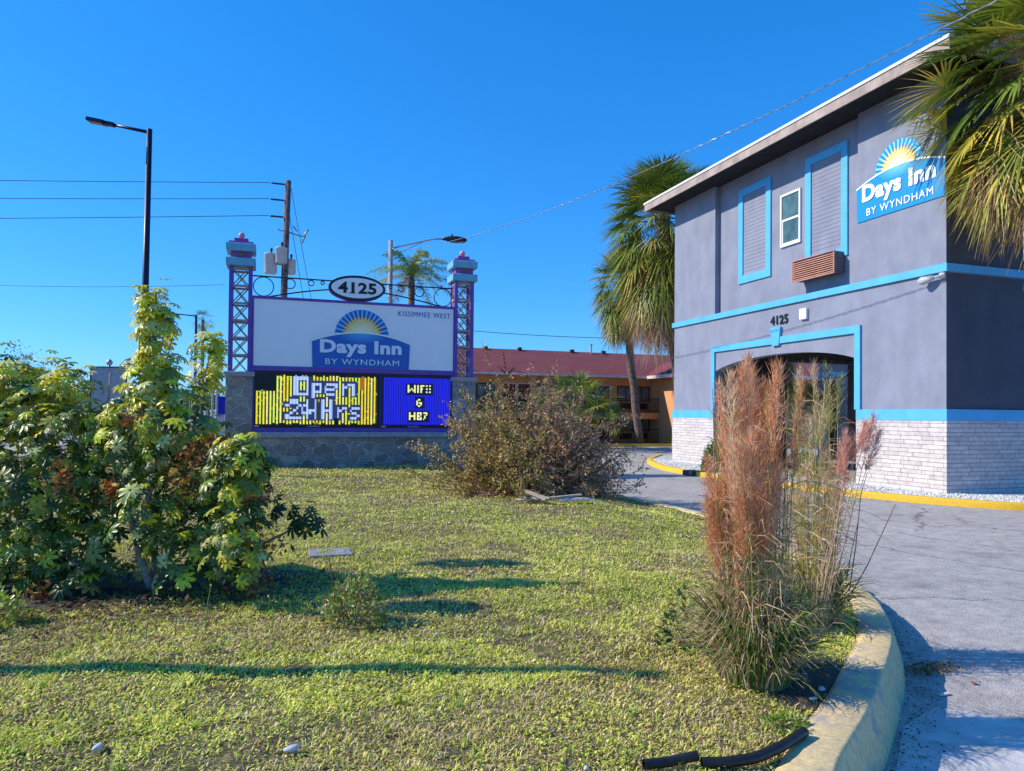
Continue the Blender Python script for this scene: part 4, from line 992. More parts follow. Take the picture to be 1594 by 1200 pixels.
# (centre in metres, radii in metres, whorls) : lobes of the real plant, measured once
L_ = lambda x, y, d, rx, ry, rd, n, tip=0: (px(x, y, d), np.array([rx*d/FPX, rd, ry*d/FPX]), n, tip)
LOB = [L_(-60, 730, 6.9, 190, 190, .8, 260), L_(60, 760, 6.7, 120, 160, .75, 190), L_(150, 716, 6.9, 85, 96, .5, 110, 1), L_(40, 630, 7.2, 60, 66, .35, 60, 1),
       L_(108, 604, 7.0, 40, 48, .3, 34, 1), L_(172, 668, 6.9, 40, 40, .3, 26, 1), L_(245, 670, 6.7, 80, 100, .5, 110, 1), L_(243, 525, 6.8, 29, 88, .18, 50, 1), L_(240, 600, 6.7, 48, 60, .3, 60, 1), L_(320, 570, 7.7, 25, 56, .2, 34, 1),
       L_(335, 550, 7.7, 16, 40, .12, 10, 1), L_(300, 740, 6.7, 90, 95, .5, 110), L_(375, 725, 5.9, 48, 56, .22, 50, 1), L_(375, 800, 6.6, 42, 110, .4, 90), L_(330, 830, 6.5, 70, 80, .35, 60), L_(170, 850, 6.4, 80, 80, .3, 60), L_(225, 800, 6.15, 60, 60, .25, 34), L_(280, 860, 6.3, 50, 50, .25, 30), L_(-20, 640, 7.1, 60, 80, .35, 60, 1), L_(25, 602, 7.1, 55, 40, .3, 36, 1),
       L_(60, 870, 6.3, 85, 70, .3, 70), L_(478, 806, 6.6, 36, 34, .2, 9), L_(440, 790, 6.6, 26, 20, .15, 6), L_(-150, 780, 6.8, 120, 170, .8, 120), L_(225, 480, 6.8, 18, 36, .12, 10, 1), L_(385, 880, 6.5, 22, 36, .15, 12), L_(365, 850, 5.9, 50, 66, .2, 34), L_(130, 910, 6.2, 70, 36, .25, 30), L_(300, 905, 6.2, 50, 36, .25, 22), L_(30, 925, 6.2, 60, 40, .25, 24)]
sb = thing('variegated_shrub', 'big yellow and green umbrella leaved shrub with tall shoots at the left of the lawn', 'shrub', (-1.4, 7.0, .3))
# whorl template: 8 leaflets
def whorl_template(n=8, L=1.0, wd=.42, droop=.35):
    V = []; F = []
    for k in range(n):
        a = 2*math.pi*k/n; d = np.array([math.cos(a), math.sin(a)]); s = np.array([-d[1], d[0]])
        for r, w, z in ((.12, .02, .02), (.42, wd*.42, .05), (.75, wd*.5, -.08*droop*3), (1.0, wd*.40, -.22*droop*2), (1.14, .04, -.36*droop*2)):
            fold = .05 if w > .05 else 0
            V += [(*(d*r*L-s*w), z+fold), (*(d*r*L), z-fold*.3), (*(d*r*L+s*w), z+fold)]
        b = k*15
        for i in range(4):
            for q in (0, 1): F += [(b+i*3+q, b+i*3+q+1, b+i*3+3+q+1), (b+i*3+q, b+i*3+3+q+1, b+i*3+3+q)]
    return np.array(V), np.array(F)
wv, wf_ = whorl_template()
# template uses z as leaf normal axis; frames() puts normal in column 2 -> ok
wcol = np.ones(len(wv)); 
wcol3 = np.ones((len(wv), 3))
for k in range(8):
    for i in range(5):
        wcol3[k*15+i*3+1] = (.50, .68, .5)     # green midrib, cream margins
PS = []; NS = []; CS = []; SS = []; lobe_c = []
for (c, r, n, tip) in LOB:
    n = int(n*(2.1 if c[2] > 1.15 else 1.35))
    d = unit(rng.normal(0, 1, (n, 3))+np.array([0, -.25, .15])); rad = rng.uniform(.35, 1.0, (n, 1))**.4*rng.uniform(.75, 1.25, (n, 1)); p = c+d*r*rad
    up_ = unit(d*np.array([1, 1, .6])+np.array([-.25, 0, .8])+rng.normal(0, .28, (n, 3)))
    k = p[:, 2] > .34+.12*rng.random(n); p = p[k]; up_ = up_[k]; n = len(p)
    hgt = np.clip((p[:, 2]-1.2)/1.4, 0, 1); 
    yw = rng.random(n) < (.26+.62*hgt)*(1.0 if tip else .85)
    col = np.where(yw[:, None], pal([(.95, .76, .04), (.98, .86, .06), (.80, .70, .06), (.96, .84, .34)], n, None, .15), pal([(.12, .20, .035), (.24, .32, .055), (.48, .50, .14), (.08, .14, .03)], n, None, .22))
    PS.append(p); NS.append(up_); CS.append(col); SS.append(rng.uniform(.036, .092, n)); lobe_c += [c]*n
P = np.concatenate(PS); Nn = np.concatenate(NS); Cc = np.concatenate(CS); S_ = np.concatenate(SS)
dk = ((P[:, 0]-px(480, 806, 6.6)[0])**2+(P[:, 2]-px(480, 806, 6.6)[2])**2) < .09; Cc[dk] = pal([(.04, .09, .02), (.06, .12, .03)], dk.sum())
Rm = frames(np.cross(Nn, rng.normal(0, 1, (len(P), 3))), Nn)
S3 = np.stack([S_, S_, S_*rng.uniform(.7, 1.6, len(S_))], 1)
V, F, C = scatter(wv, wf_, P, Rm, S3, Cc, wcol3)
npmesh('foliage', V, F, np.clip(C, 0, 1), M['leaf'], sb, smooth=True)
# orange dying clusters
ctr = [(300, 722, 6.25, 26), (288, 752, 6.3, 20), (400, 770, 6.3, 14), (408, 845, 6.2, 22), (395, 905, 6.2, 16), (205, 655, 6.3, 10), (330, 690, 6.3, 14), (95, 740, 6.1, 14), (60, 930, 6.0, 14), (170, 765, 6.2, 12), (350, 690, 6.35, 8)]
PP = []
for x, y, d, r in ctr: PP.append(px(x, y, d)+rng.normal(0, r*d/FPX*.8, (int(r*7), 3)))
PP = np.concatenate(PP); n = len(PP)
lv = [(-.5, 0, 0), (0, .5, .08), (.5, 0, 0), (0, -.0, -.02), (.35, 1.1, 0), (-.35, 1.1, 0), (0, 1.7, 0)]
tv = [(0, 0, 0), (-.28, .5, .05), (-.2, 1.0, 0), (0, 1.3, -.05), (.2, 1.0, 0), (.28, .5, .05)]; tf = [(0, 1, 5), (1, 2, 4), (1, 4, 5), (2, 3, 4)]
V, F, C = scatter(tv, tf, PP, frames(rng.normal(0, 1, (n, 3)), rng.normal(0, 1, (n, 3))), rng.uniform(.025, .06, n), pal([(.55, .20, .04), (.36, .12, .05), (.5, .32, .08), (.24, .08, .05)], n))
npmesh('dying_leaves', V, F, C, M['dryleaf'], sb)
# stems
def stem(pts, r0, r1, mb, n=7):
    # catmull-ish smoothing
    pts = np.array(pts, float); t = np.linspace(0, len(pts)-1, (len(pts)-1)*4+1); q = np.stack([np.interp(t, range(len(pts)), pts[:, i]) for i in range(3)], 1)
    for _ in range(3): q[1:-1] = .25*q[:-2]+.5*q[1:-1]+.25*q[2:]
    mb.tube(q, list(np.linspace(r0, r1, len(q))), n)
g = float(glawn(-1, 7))
mb = MB()
stem([px(236, 918, 6.35), px(218, 870, 6.3), px(208, 828, 6.3), px(232, 778, 6.35), px(236, 740, 6.4)], .035, .018, mb)
stem([px(212, 835, 6.3), px(200, 800, 6.35), px(195, 750, 6.4), px(178, 700, 6.5)], .022, .01, mb)
stem([px(240, 915, 6.4), px(262, 870, 6.4), px(285, 820, 6.4), px(300, 740, 6.5), px(290, 660, 6.7)], .03, .012, mb)
stem([px(158, 905, 6.2), px(125, 878, 6.2), px(85, 868, 6.3), px(40, 850, 6.4)], .014, .008, mb)
stem([px(285, 760, 7.3), px(300, 660, 7.5), px(308, 620, 7.6), px(325, 560, 7.7), px(335, 530, 7.7)], .012, .006, mb)
stem([px(238, 915, 6.5), px(245, 800, 6.6), px(240, 650, 6.75), px(243, 520, 6.8), px(243, 455, 6.8)], .03, .008, mb)
stem([px(350, 900, 6.6), px(400, 850, 6.6), px(440, 832, 6.6), px(475, 812, 6.6)], .016, .008, mb)
stem([px(150, 925, 6.8), px(160, 800, 6.9), px(165, 680, 7.0), px(172, 580, 7.0)], .03, .008, mb)
stem([px(60, 930, 6.9), px(30, 800, 7.0), px(-20, 680, 7.0)], .035, .012, mb); stem([px(90, 930, 6.9), px(80, 780, 7.0), px(40, 620, 7.2)], .03, .01, mb)
stem([px(340, 930, 6.6), px(350, 860, 6.6), px(372, 770, 6.6), px(372, 700, 6.7)], .022, .01, mb)
for _ in range(120):     # small twigs inside
    i = rng.integers(0, len(P)); q = P[i]; c = lobe_c[i]*.5+np.array([-1.1, 7.1, .6])*.5; stem([c+(q-c)*.35+rng.normal(0, .08, 3), c+(q-c)*.7+rng.normal(0, .05, 3), q], .008, .003, mb, 4)
mb.build('branches', M['bark'], sb, True)
# leaf litter below it
n = 1500; x = rng.normal(-1.3, 1.0, n); y = rng.normal(6.7, .45, n); pos = np.stack([x, y, glawn(x, y)+.02], -1)
V, F, C = scatter(tv, tf, pos, frames(rng.normal(0, 1, (n, 3))*np.array([1, 1, .2]), np.array([[0, 0, 1.]])+rng.normal(0, .3, (n, 3))), rng.uniform(.03, .06, n), pal([(.16, .10, .05), (.10, .06, .04), (.22, .16, .07)], n))
tag(npmesh('leaf_litter', V, F, C, M['dryleaf']), 'dry fallen leaves under the umbrella leaved shrub', 'leaves', kind='stuff')
# bright ground-level plant at the far left edge and in front
def leafy(name, label, c, r, n, cols, size, cat_='plant', group=None, flowers=None, mat='leaf', stems=10, flat=.6):
    t = thing(name, label, cat_, (c[0], c[1], c[2]), group=group)
    d = unit(rng.normal(0, 1, (n, 3))); d[:, 2] = np.abs(d[:, 2]); p = np.array(c)+d*np.array(r)*rng.uniform(.3, 1, (n, 1))**.5
    V, F, C = scatter(tv, tf, p, frames(d+rng.normal(0, .5, (n, 3)), np.array([[0, 0, 1.]])*flat+rng.normal(0, .5, (n, 3))), rng.uniform(.6, 1.2, n)*size, pal(cols, n)); npmesh('foliage', V, F, C, M[mat], t)
    mb = MB()
    for k in range(stems):
        i = rng.integers(0, n); q = p[i]; mb.tube([np.array(c)+np.array([0, 0, -.02]), np.array(c)*.5+q*.5+rng.normal(0, .02, 3), q], [.006, .004, .002], 5)
    mb.build('stems', M['brown_bark'], t)
    if flowers:
        m, fc = flowers; i = rng.integers(0, n, m); k = p[i, 2] > c[2]+.3*r[2]; q = p[i][k]
        q = np.repeat(q, 9, 0)+rng.normal(0, size*.5, (len(q)*9, 3)); V, F, C = scatter(tv, tf, q, frames(rng.normal(0, 1, (len(q), 3)), rng.normal(0, 1, (len(q), 3))), np.full(len(q), size*.55), pal(fc, len(q))); npmesh('flowers', V, F, C, M['dryleaf'], t)
    return t
def on(x, y, d=0): return (x, y, float(glawn(np.array(x), np.array(y))))
leafy('ground_plant', 'bright lime green leafy plant at the left edge under the big shrub', on(-1.98, 6.3), (.28, .25, .30), 380, [(.28, .42, .04), (.20, .34, .03), (.36, .46, .07)], .045)
leafy('rose_bush', 'small bush with pale pink blossoms standing in the lawn shadow stripes', on(.62, 5.55), (.24, .20, .38), 1000, [(.14, .26, .04), (.26, .38, .07), (.44, .46, .14), (.36, .22, .10)], .034, 'bush', None, (16, [(.92, .52, .46), (.95, .74, .64)]), stems=18)
t = thing('thorny_stems', 'three thin bare dark red stems beside the pink blossom bush', 'stems', on(.52, 5.6))
for k in range(3): MB().tube([(.50+.03*k, 5.6, .3), (.48+.02*k, 5.6, .55), (.44+.07*k, 5.6, .80-.08*k)], [.006, .005, .003], 5).build('stem', pbr('red_stem', (.18, .07, .06), .7), t)
leafy('weed_plant', 'dark leafy sprig leaning out left of the ornamental grass clump', on(2.75, 4.3), (.24, .15, .42), 140, [(.03, .09, .03), (.05, .14, .03)], .05, stems=8)
leafy('weed_plant', 'bright green weed patch on the kerb beside the black hose end', on(2.56, 3.1), (.13, .12, .07), 240, [(.14, .28, .03), (.22, .36, .05)], .022)
for k, (x, y, la) in enumerate(((-.95, 5.55, 'first'), (-.9, 5.6, ''), (-.8, 5.62, ''), (-.62, 5.66, ''), (-.42, 5.7, ''), (.04, 5.62, ''), (1.22 - .8, 5.0, ''))):
    b = on(x, y); hgt = [.20, .19, .22, .26, .33, .24, .2][k]
    t = thing('seeding_stalk', ['leftmost thin stalk with a pale tip at the shrub shadow edge', 'second pale tipped stalk from the left at the shrub shadow edge', 'third pale tipped stalk from the left at the shrub shadow edge', 'pale tipped stalk in the middle of the row at the shadow edge', 'tallest pale tipped stalk in the row at the shadow edge', 'lone pale tipped stalk right of the row by the shadow', 'pale tipped stalk just left of the pink blossom bush'][k], 'stalk', b, group='pale tipped seed stalks along the shrub shadow')
    mb = MB(); mb.tube([b, (b[0]+.01, b[1], b[2]+hgt*.6), (b[0]+.03*(-1)**k, b[1], b[2]+hgt)], [.004, .0035, .003], 5); mb.build('stalk', pbr_gold if False else M['grass_stalk'] if 'grass_stalk' in M else M.setdefault('grass_stalk', pbr('green_stalk', (.22, .28, .10), .7)), t)
    mb = MB(); mb.lathe((b[0]+.03*(-1)**k, b[1], b[2]+hgt), [(.002, -.005), (.007, 0), (.0065, .008), (.002, .014)], 8); mb.build('seed_head', M['curb_worn'], t, True)

# ================================================================== BROWN BUSH
bb = thing('brown_bush', 'wide half bare bush with small brown olive leaves in front of the sign', 'bush', (5.2, 14.3, .2))
c0 = np.array([5.15, 14.2, .22]); tw = MB(); LP = []; LD = []
ns = 250
for k in range(ns):
    az = rng.uniform(0, 6.283); el = math.asin(rng.uniform(.06, 1)**.8); d = np.array([math.cos(az)*math.cos(el), math.sin(az)*math.cos(el)*.8, math.sin(el)])
    L = 1/math.sqrt((d[0]/1.8)**2+(d[1]/1.5)**2+(d[2]/2.5)**2)*rng.uniform(.7, 1.08)*(1+.10*math.sin(az*3)+.06*math.sin(az*7+1))
    bend = rng.normal(0, .18, 3); b0 = c0+np.array([d[0]*.9, d[1]*.6, 0])*rng.uniform(0, 1)
    pts = [b0+d*L*t+bend*t*t*L*.4+np.array([0, 0, -.12*L*t*t*(1-d[2])]) for t in np.linspace(0, 1, 7)*(1-.0)]
    pts = [p if p[2] > .2 else np.array([p[0], p[1], .22]) for p in pts]
    tw.tube(pts, list(np.linspace(.014, .003, 7)), 5, False)
    for j in range(9):
        t = rng.uniform(.3, 1); i = min(5, int(t*6)); q = pts[i]+(pts[i+1]-pts[i])*(t*6-i); dd = unit(d+rng.normal(0, .7, 3)); l2 = rng.uniform(.15, .45)
        e_ = q+dd*l2; tw.tube([q, q+dd*l2*.5+rng.normal(0, .02, 3), e_], [.005, .004, .002], 3, False)
        m = 15; s_ = rng.random((m, 1)); LP.append(q+(e_-q)*s_+rng.normal(0, .03, (m, 3))); LD.append(np.repeat(dd[None], m, 0))
    m = 44; s_ = rng.uniform(.15, 1, m)*6; i = np.minimum(5, s_.astype(int)); A = np.array(pts); LP.append(A[i]+(A[i+1]-A[i])*(s_-i)[:, None]+rng.normal(0, .035, (m, 3))); LD.append(np.repeat(d[None], m, 0))
tw.build('twigs', M['brown_bark'], bb)
LP = np.concatenate(LP); LD = np.concatenate(LD); k = LP[:, 2] > .25; LP, LD = LP[k], LD[k]; n = len(LP)
BC = pal([(.46, .30, .15), (.36, .22, .15), (.50, .42, .12), (.30, .30, .09), (.62, .46, .36), (.46, .22, .13)], n, [.24, .2, .2, .14, .12, .10], .22)
lw = (LP[:, 0] < 5.0)[:, None]; BC = np.where(lw, BC*np.array([1.1, 1.1, .8]), BC*np.array([1, .9, 1.05]))
V, F, C = scatter(tv, tf, LP, frames(LD+rng.normal(0, .9, (n, 3)), rng.normal(0, 1, (n, 3))), rng.uniform(.030, .062, n), BC); npmesh('foliage', V, F, C, M['dryleaf'], bb)
# spiky dead flower stalk
fs = thing('dead_spike', 'thin dark beaded spike sticking up out of the brown bush', 'dead stalk', (4.85, 15.4, .2))
mb = MB(); a = px(789, 590, 15.5); b = px(783, 546, 15.5); mb.tube([(a[0], a[1], .3), a, b], [.012, .01, .006], 5)
for k in range(7): q = a+(b-a)*k/7; mb.lathe(tuple(q), [(.004, -.02), (.03, 0), (.004, .03)], 6)
for dx_, dz_ in ((-13, -10), (-9, -4), (12, -9), (15, -8)): e_ = px(789+dx_, 580+dz_, 15.5); mb.tube([px(789, 583, 15.5), e_], [.012, .006], 5)
mb.build('stalk', pbr('dead_stalk', (.10, .05, .04), .8), fs)
# mulch, board and plastic sheet at the bush foot
def blob(name, c, rx, ry, h, mat, n=36, noise_=.2, seed=1):
    mb = MB(); pts = [(c[0], c[1], float(glawn(np.array(c[0]), np.array(c[1])))+h)]; rings = 4
    for j in range(1, rings+1):
        for k in range(n):
            t = 2*math.pi*k/n; rr = (1+noise_*math.sin(3*t+seed)+noise_*.5*math.sin(7*t+2*seed))*j/rings; x = c[0]+rx*rr*math.cos(t); y = c[1]+ry*rr*math.sin(t)
            pts.append((x, y, float(glawn(np.array(x), np.array(y)))+h*(1-(j/rings)**2)+.004+.01*random.random()*(j < rings)))
    f = [(0, 1+k, 1+(k+1) % n) for k in range(n)]
    for j in range(rings-1):
        for k in range(n): a = 1+j*n+k; b = 1+j*n+(k+1) % n; f.append((a, a+n, b+n, b))
    mb.add(pts, f); return mb.build(name, mat, smooth=True)
tag(blob('mulch_pile', px(762, 752, 14.2)[:2], .36, .3, .07, M['mulch']), 'low heap of reddish mulch at the left foot of the brown bush', 'mulch')
tag(blob('plastic_sheet', (5.55, 12.55), .45, .16, .03, M['litter'], seed=3), 'crumpled white sheet on the grass at the right foot of the brown bush', 'sheet')
tag(blob('plastic_sheet', (4.75, 12.85), .30, .15, .03, M['litter'], seed=5), 'white scrap of sheet under the weathered board at the brown bush', 'sheet')
t = MB(); a = px(818, 764, 13.3); b = px(853, 777, 12.75); t.bar(a, b, .12, .03); c = px(905, 770, 12.9); t.bar(b+np.array([0, 0, .02]), c, .10, .03); tag(t.build('broken_board', M['board']), 'broken weathered board lying bent in front of the brown bush', 'board')

# ================================================================== ORNAMENTAL GRASS CLUMPS
def grass_clump(label, base, H, nst, rb, spreadx, plumecols, stemcols, plume_frac, plume_len, tall, nblade, seed, lean=(0, 0), hmin=.72, hp_=1.0, pw=.060):
    r2 = np.random.default_rng(seed); t = thing('ornamental_grass', label, 'grass clump', base, group='ornamental grass clumps by the kerb'); b = np.array(base)
    SV = []; SF = []; SC = []; n0 = 0; tips = []
    def strip(P, w0, w1, col):
        nonlocal n0
        m = len(P); D = unit(P[-1]-P[0]); s = unit(np.cross(D, r2.normal(0, 1, 3))); s2 = np.cross(D, s)
        for q in (s, s2):
            for i in range(m):
                w = w0+(w1-w0)*i/(m-1); SV.append(P[i]-q*w/2); SV.append(P[i]+q*w/2); SC.append(col); SC.append(col)
            for i in range(m-1): a = n0+2*i; SF.append((a, a+1, a+3)); SF.append((a, a+3, a+2))
            n0 += 2*m
    for k in range(nst):
        az = r2.uniform(0, 6.283); rr = rb*math.sqrt(r2.random()); p0 = b+np.array([rr*math.cos(az), rr*math.sin(az), -.02])
        h = H*(hmin+(1-hmin)*r2.random()**hp_)*(1-.12*rr/rb); sp = spreadx*r2.uniform(.1, 1)
        d = np.array([math.cos(az)*sp+lean[0], math.sin(az)*sp*.8+lean[1], 0]); bend = r2.normal(0, .05, 3); ts = np.linspace(0, 1, 7)[:, None]
        P = p0+np.array([0, 0, h])*ts+d*ts**1.6+bend*np.sin(ts*3)*.6
        strip(P, .009, .0045, np.array(stemcols[r2.integers(0, len(stemcols))])*r2.uniform(.7, 1.2)); tips.append(P)
        # clinging dry leaves
        for j in range(9):
            i = r2.integers(0, 5); q = P[i]+(P[i+1]-P[i])*r2.random(); dd = unit(np.array([r2.normal(), r2.normal(), 1.6])); l = r2.uniform(.15, .42)
            u_ = np.linspace(0, 1, 4)[:, None]; Q = q+dd*l*u_+np.array([r2.normal(0, .1), r2.normal(0, .1), -.38*l*2.0])*u_**2.2; strip(Q, .008, .002, np.array([(.78, .54, .34), (.86, .66, .46), (.56, .36, .21), (.46, .46, .14)][r2.integers(0, 4)])*r2.uniform(.7, 1.15))
    npmesh('stems', SV, SF, np.clip(np.array(SC), 0, 1), M['dryleaf'], t)
    PP = []; DD = []; CC = []; LL = []
    for P in tips:
        if r2.random() > plume_frac: continue
        L = plume_len*r2.uniform(.6, 1.15); A = P[-1]; D = unit(P[-1]-P[-2]); start = A-D*L*.85; n = int(tall*r2.uniform(.6, 1.2)); tt_ = r2.random((n, 1)); cen = start+D*L*1.05*tt_
        w = pw*np.sin(np.clip(tt_*.9+.08, 0, 1)*math.pi)+.006; off = r2.normal(0, 1, (n, 3))*w*.55
        PP.append(cen+off*.5); DD.append(unit(D*1.4+off/np.maximum(w, .01)*.7+r2.normal(0, .35, (n, 3)))); c_ = np.array(plumecols[r2.integers(0, len(plumecols))]); CC.append(np.clip(c_*r2.uniform(.7, 1.25, (n, 1)), 0, 1)); LL.append(r2.uniform(.035, .10, n))
    if PP:
        PP = np.concatenate(PP); DD = np.concatenate(DD); CC = np.concatenate(CC); LL = np.concatenate(LL); n = len(PP)
        V, F, C = scatter([(-.5, 0, 0), (.5, 0, 0), (0, 1, 0)], [(0, 1, 2)], PP, frames(DD, r2.normal(0, 1, (n, 3))), np.c_[np.full(n, .0042), LL, np.ones(n)], CC); npmesh('plumes', V, F, C, M['plume'], t)
    SV.clear(); SF.clear(); SC.clear(); n0 = 0
    for k in range(nblade):
        az = r2.uniform(0, 6.283); rr = rb*1.05*math.sqrt(r2.random()); p0 = b+np.array([rr*math.cos(az), rr*math.sin(az), -.02]); l = r2.uniform(.35, 1.0); o_ = r2.uniform(.10, .38)
        u_ = np.linspace(0, 1, 7)[:, None]; d = np.array([math.cos(az+r2.normal(0, .4)), math.sin(az+r2.normal(0, .4)), 0])
        P = p0+np.array([0, 0, 1])*(l*(u_*1.25-.75*u_**2.4))+d*o_*u_**1.5+r2.normal(0, .04, 3)*u_
        P[:, 2] = np.maximum(P[:, 2], b[2]+.01)
        strip(P, .0125, .002, np.array([(.16, .26, .05), (.28, .38, .08), (.50, .54, .18), (.60, .44, .25), (.30, .20, .11), (.74, .58, .38)][r2.choice(6, p=[.20, .18, .08, .20, .20, .14])])*r2.uniform(.7, 1.2))
    npmesh('blades', SV, SF, np.clip(np.array(SC), 0, 1), M['dryleaf'], t); return t
grass_clump('reddish brown plumed ornamental grass clump, the left and nearer of the pair', on(2.82, 3.70), 2.04, 105, .19, .12, [(.82, .42, .22), (.92, .54, .32), (.70, .34, .17), (.90, .64, .42)], [(.62, .44, .26), (.52, .38, .20), (.40, .42, .12)], .46, .50, 430, 1150, 3, (-.03, .0), hmin=.56, hp_=1.2, pw=.075)
grass_clump('taller sparse green and straw ornamental grass clump at the kerb, right of the pair', on(4.10, 4.68), 2.28, 72, .17, .09, [(.62, .46, .22), (.78, .54, .34), (.48, .46, .16)], [(.46, .50, .10), (.60, .58, .18), (.86, .64, .44), (.78, .56, .36)], .75, .30, 110, 420, 5, hmin=.42, hp_=1.7)
grass_clump('single leaning feathery red brown plume stalk cluster beside the kerb', on(3.95, 4.45), 1.80, 8, .06, .13, [(.74, .38, .28), (.80, .46, .36)], [(.66, .50, .40)], 1, .26, 300, 20, 9, (.36, -.04))
# dark thin weeds leaning over the kerb
t = thing('dry_stalks', 'thin dark bare stalks leaning over the drive right of the grass clumps', 'stalks', on(4.3, 4.6)); 
for p in ([(1322, 930), (1350, 880), (1394, 785)], [(1322, 920), (1332, 850), (1340, 770), (1350, 735)], [(1318, 900), (1325, 860), (1335, 815)]): MB().tube([px(x, y, 5.6) for x, y in p], [.005, .004, .002], 5).build('stalk', M['brown_bark'], t)

# round shrubs by the arch
for nm, c, r, la, fl in (('shrub', (13.65, 20.05, .12), (.36, .36, .98), 'bright green pointed shrub in the white gravel left of the arch', 0), ('shrub', (16.6, 19.2, .0), (.36, .4, .8), 'yellow green shrub in the gravel seen through the arch behind the plumes', 0), ('shrub', (20.6, 27.2, 0), (1.1, .6, 1.0), 'reddish brown low hedge plant beyond the passage', 1), ('shrub', (24.2, 39.9, .1), (.5, .3, .5), 'small pale green weed shrub at the foot of the slim palm', 0), ('shrub', (13.1, 38.3, 0), (.8, .5, .9), 'dark clipped shrub below the motel windows', 0)):
    leafy('shrub', la, c, r, 1500, [(.10, .22, .02), (.20, .34, .03), (.30, .42, .05)] if not fl else [(.16, .06, .04), (.20, .12, .05), (.10, .14, .04)], .07 if r[2] > .6 else .05, 'shrub')

# ================================================================== POLES, LAMPS, WIRES
def wirepts(a, b, sag, n=24): a, b = np.array(a, float), np.array(b, float); return [a+(b-a)*k/n-np.array([0, 0, sag*4*(k/n)*(1-k/n)]) for k in range(n+1)]
def wire(name, label, a, b, sag, r, mat='wire', group=None, n=24):
    mb = MB(); mb.tube(wirepts(a, b, sag, n), r, 5); return tag(mb.build(name, M[mat]), label, 'cable', group)
# near left lamp post
lp = thing('street_lamp', 'tall dark navy street lamp with a flat head reaching left, behind the shrub', 'street lamp', (-2.98, 19.85, 0))
mb = MB(); mb.tube([(-3.02, 19.85, 0), (-2.94, 19.85, 8.95)], [.10, .062], 12); mb.cbox((-3.2, 19.67, 0), (-2.84, 20.03, .1), .02); mb.build('pole', M['navy'], lp, True)
a = np.array([-2.94, 19.85, 8.87]); b = px(175, 194, 18); mb = MB(); mb.tube([a, (a+b)/2, b], [.045, .04, .035], 8); mb.build('arm', M['navy'], lp, True)
c = px(138, 186.5, 18); d = unit(c-b); mb = MB(); mb.bar(b-d*.05, b+d*.25, .14, .09); mb.bar(b+d*.18, c, .26, .085); hd_ = mb.build('lamp_head', M['navy'], lp); mb = MB(); mb.bar(b+d*.25-np.array([0, 0, .047]), c-d*.06-np.array([0, 0, .047]), .18, .012); mb.build('lens', M['tan'], hd_)
# concrete lamp behind sign, carrying the service drop
LX, LY = 6.35, 40.6
lq = thing('street_lamp', 'grey concrete lamp post with a curved arm and black cobra head over the sign', 'street lamp', (LX, LY, 0))
def pz(x, y, X_, Y_):  # height of the sight line over a ground point
    d = px(x, y, 1)-np.array([0, 0, EYE]); return EYE+d[2]*((X_*_fw[0]+Y_*_fw[1])/(d[0]*_fw[0]+d[1]*_fw[1]))
ztop = pz(600, 374, LX, LY); mb = MB(); mb.tube([(LX, LY, 0), (LX, LY, ztop)], [.17, .12], 10); mb.build('pole', M['concrete_pole'], lq, True)
za = ztop-.9; mb = MB(); ax = np.array([.97, -.24]); al = [(0, 0), (.6, .25), (1.6, .6), (2.4, .86), (3.0, .92)]
mb.tube([(LX+ax[0]*q, LY+ax[1]*q, za+.42+z_*.72) for q, z_ in al], .045, 8); mb.tube([(LX, LY, za-.05), (LX+ax[0]*1.8, LY+ax[1]*1.8, za+.42+.6*.72)], .02, 6); mb.build('arm', M['steel'], lq, True)
e_ = np.array([LX+ax[0]*2.9, LY+ax[1]*2.9, za+.42+.92*.72]); d = np.array([ax[0], ax[1], -.04]); mb = MB()
pf = [(0, .09), (.2, .10), (.35, .17), (.8, .20), (1.25, .15), (1.4, .05)]
mb.tube([e_+d*q for q, r_ in pf], [r_ for q, r_ in pf], 10); h_ = mb.build('lamp_head', M['black'], lq, True); mb = MB(); mb.tube([e_+d*.55+np.array([0, 0, .15]), e_+d*.55+np.array([0, 0, .30])], .05, 8); mb.build('photocell', M['navy'], h_); mb = MB(); mb.bar(e_+d*.6-np.array([0, 0, .17]), e_+d*1.25-np.array([0, 0, .13]), .22, .05); mb.build('lens', M['tan'], h_)
# small far lamp
l3 = thing('street_lamp', 'distant small dark street lamp between the shrub shoots', 'street lamp', (-5.9, 65, 0))
mb = MB(); z3 = pz(302, 491, -5.9, 65); mb.tube([(-5.9, 65, 0), (-5.9, 65, z3)], [.14, .09], 8); mb.build('pole', M['navy'], l3); mb = MB(); mb.tube([(-5.9, 65, z3-.05), (-7.5, 65, z3+.05)], .05, 6); mb.bar((-7.4, 65, z3+.05), (-8.2, 65, z3+.1), .3, .1); mb.build('lamp_head', M['navy'], l3)
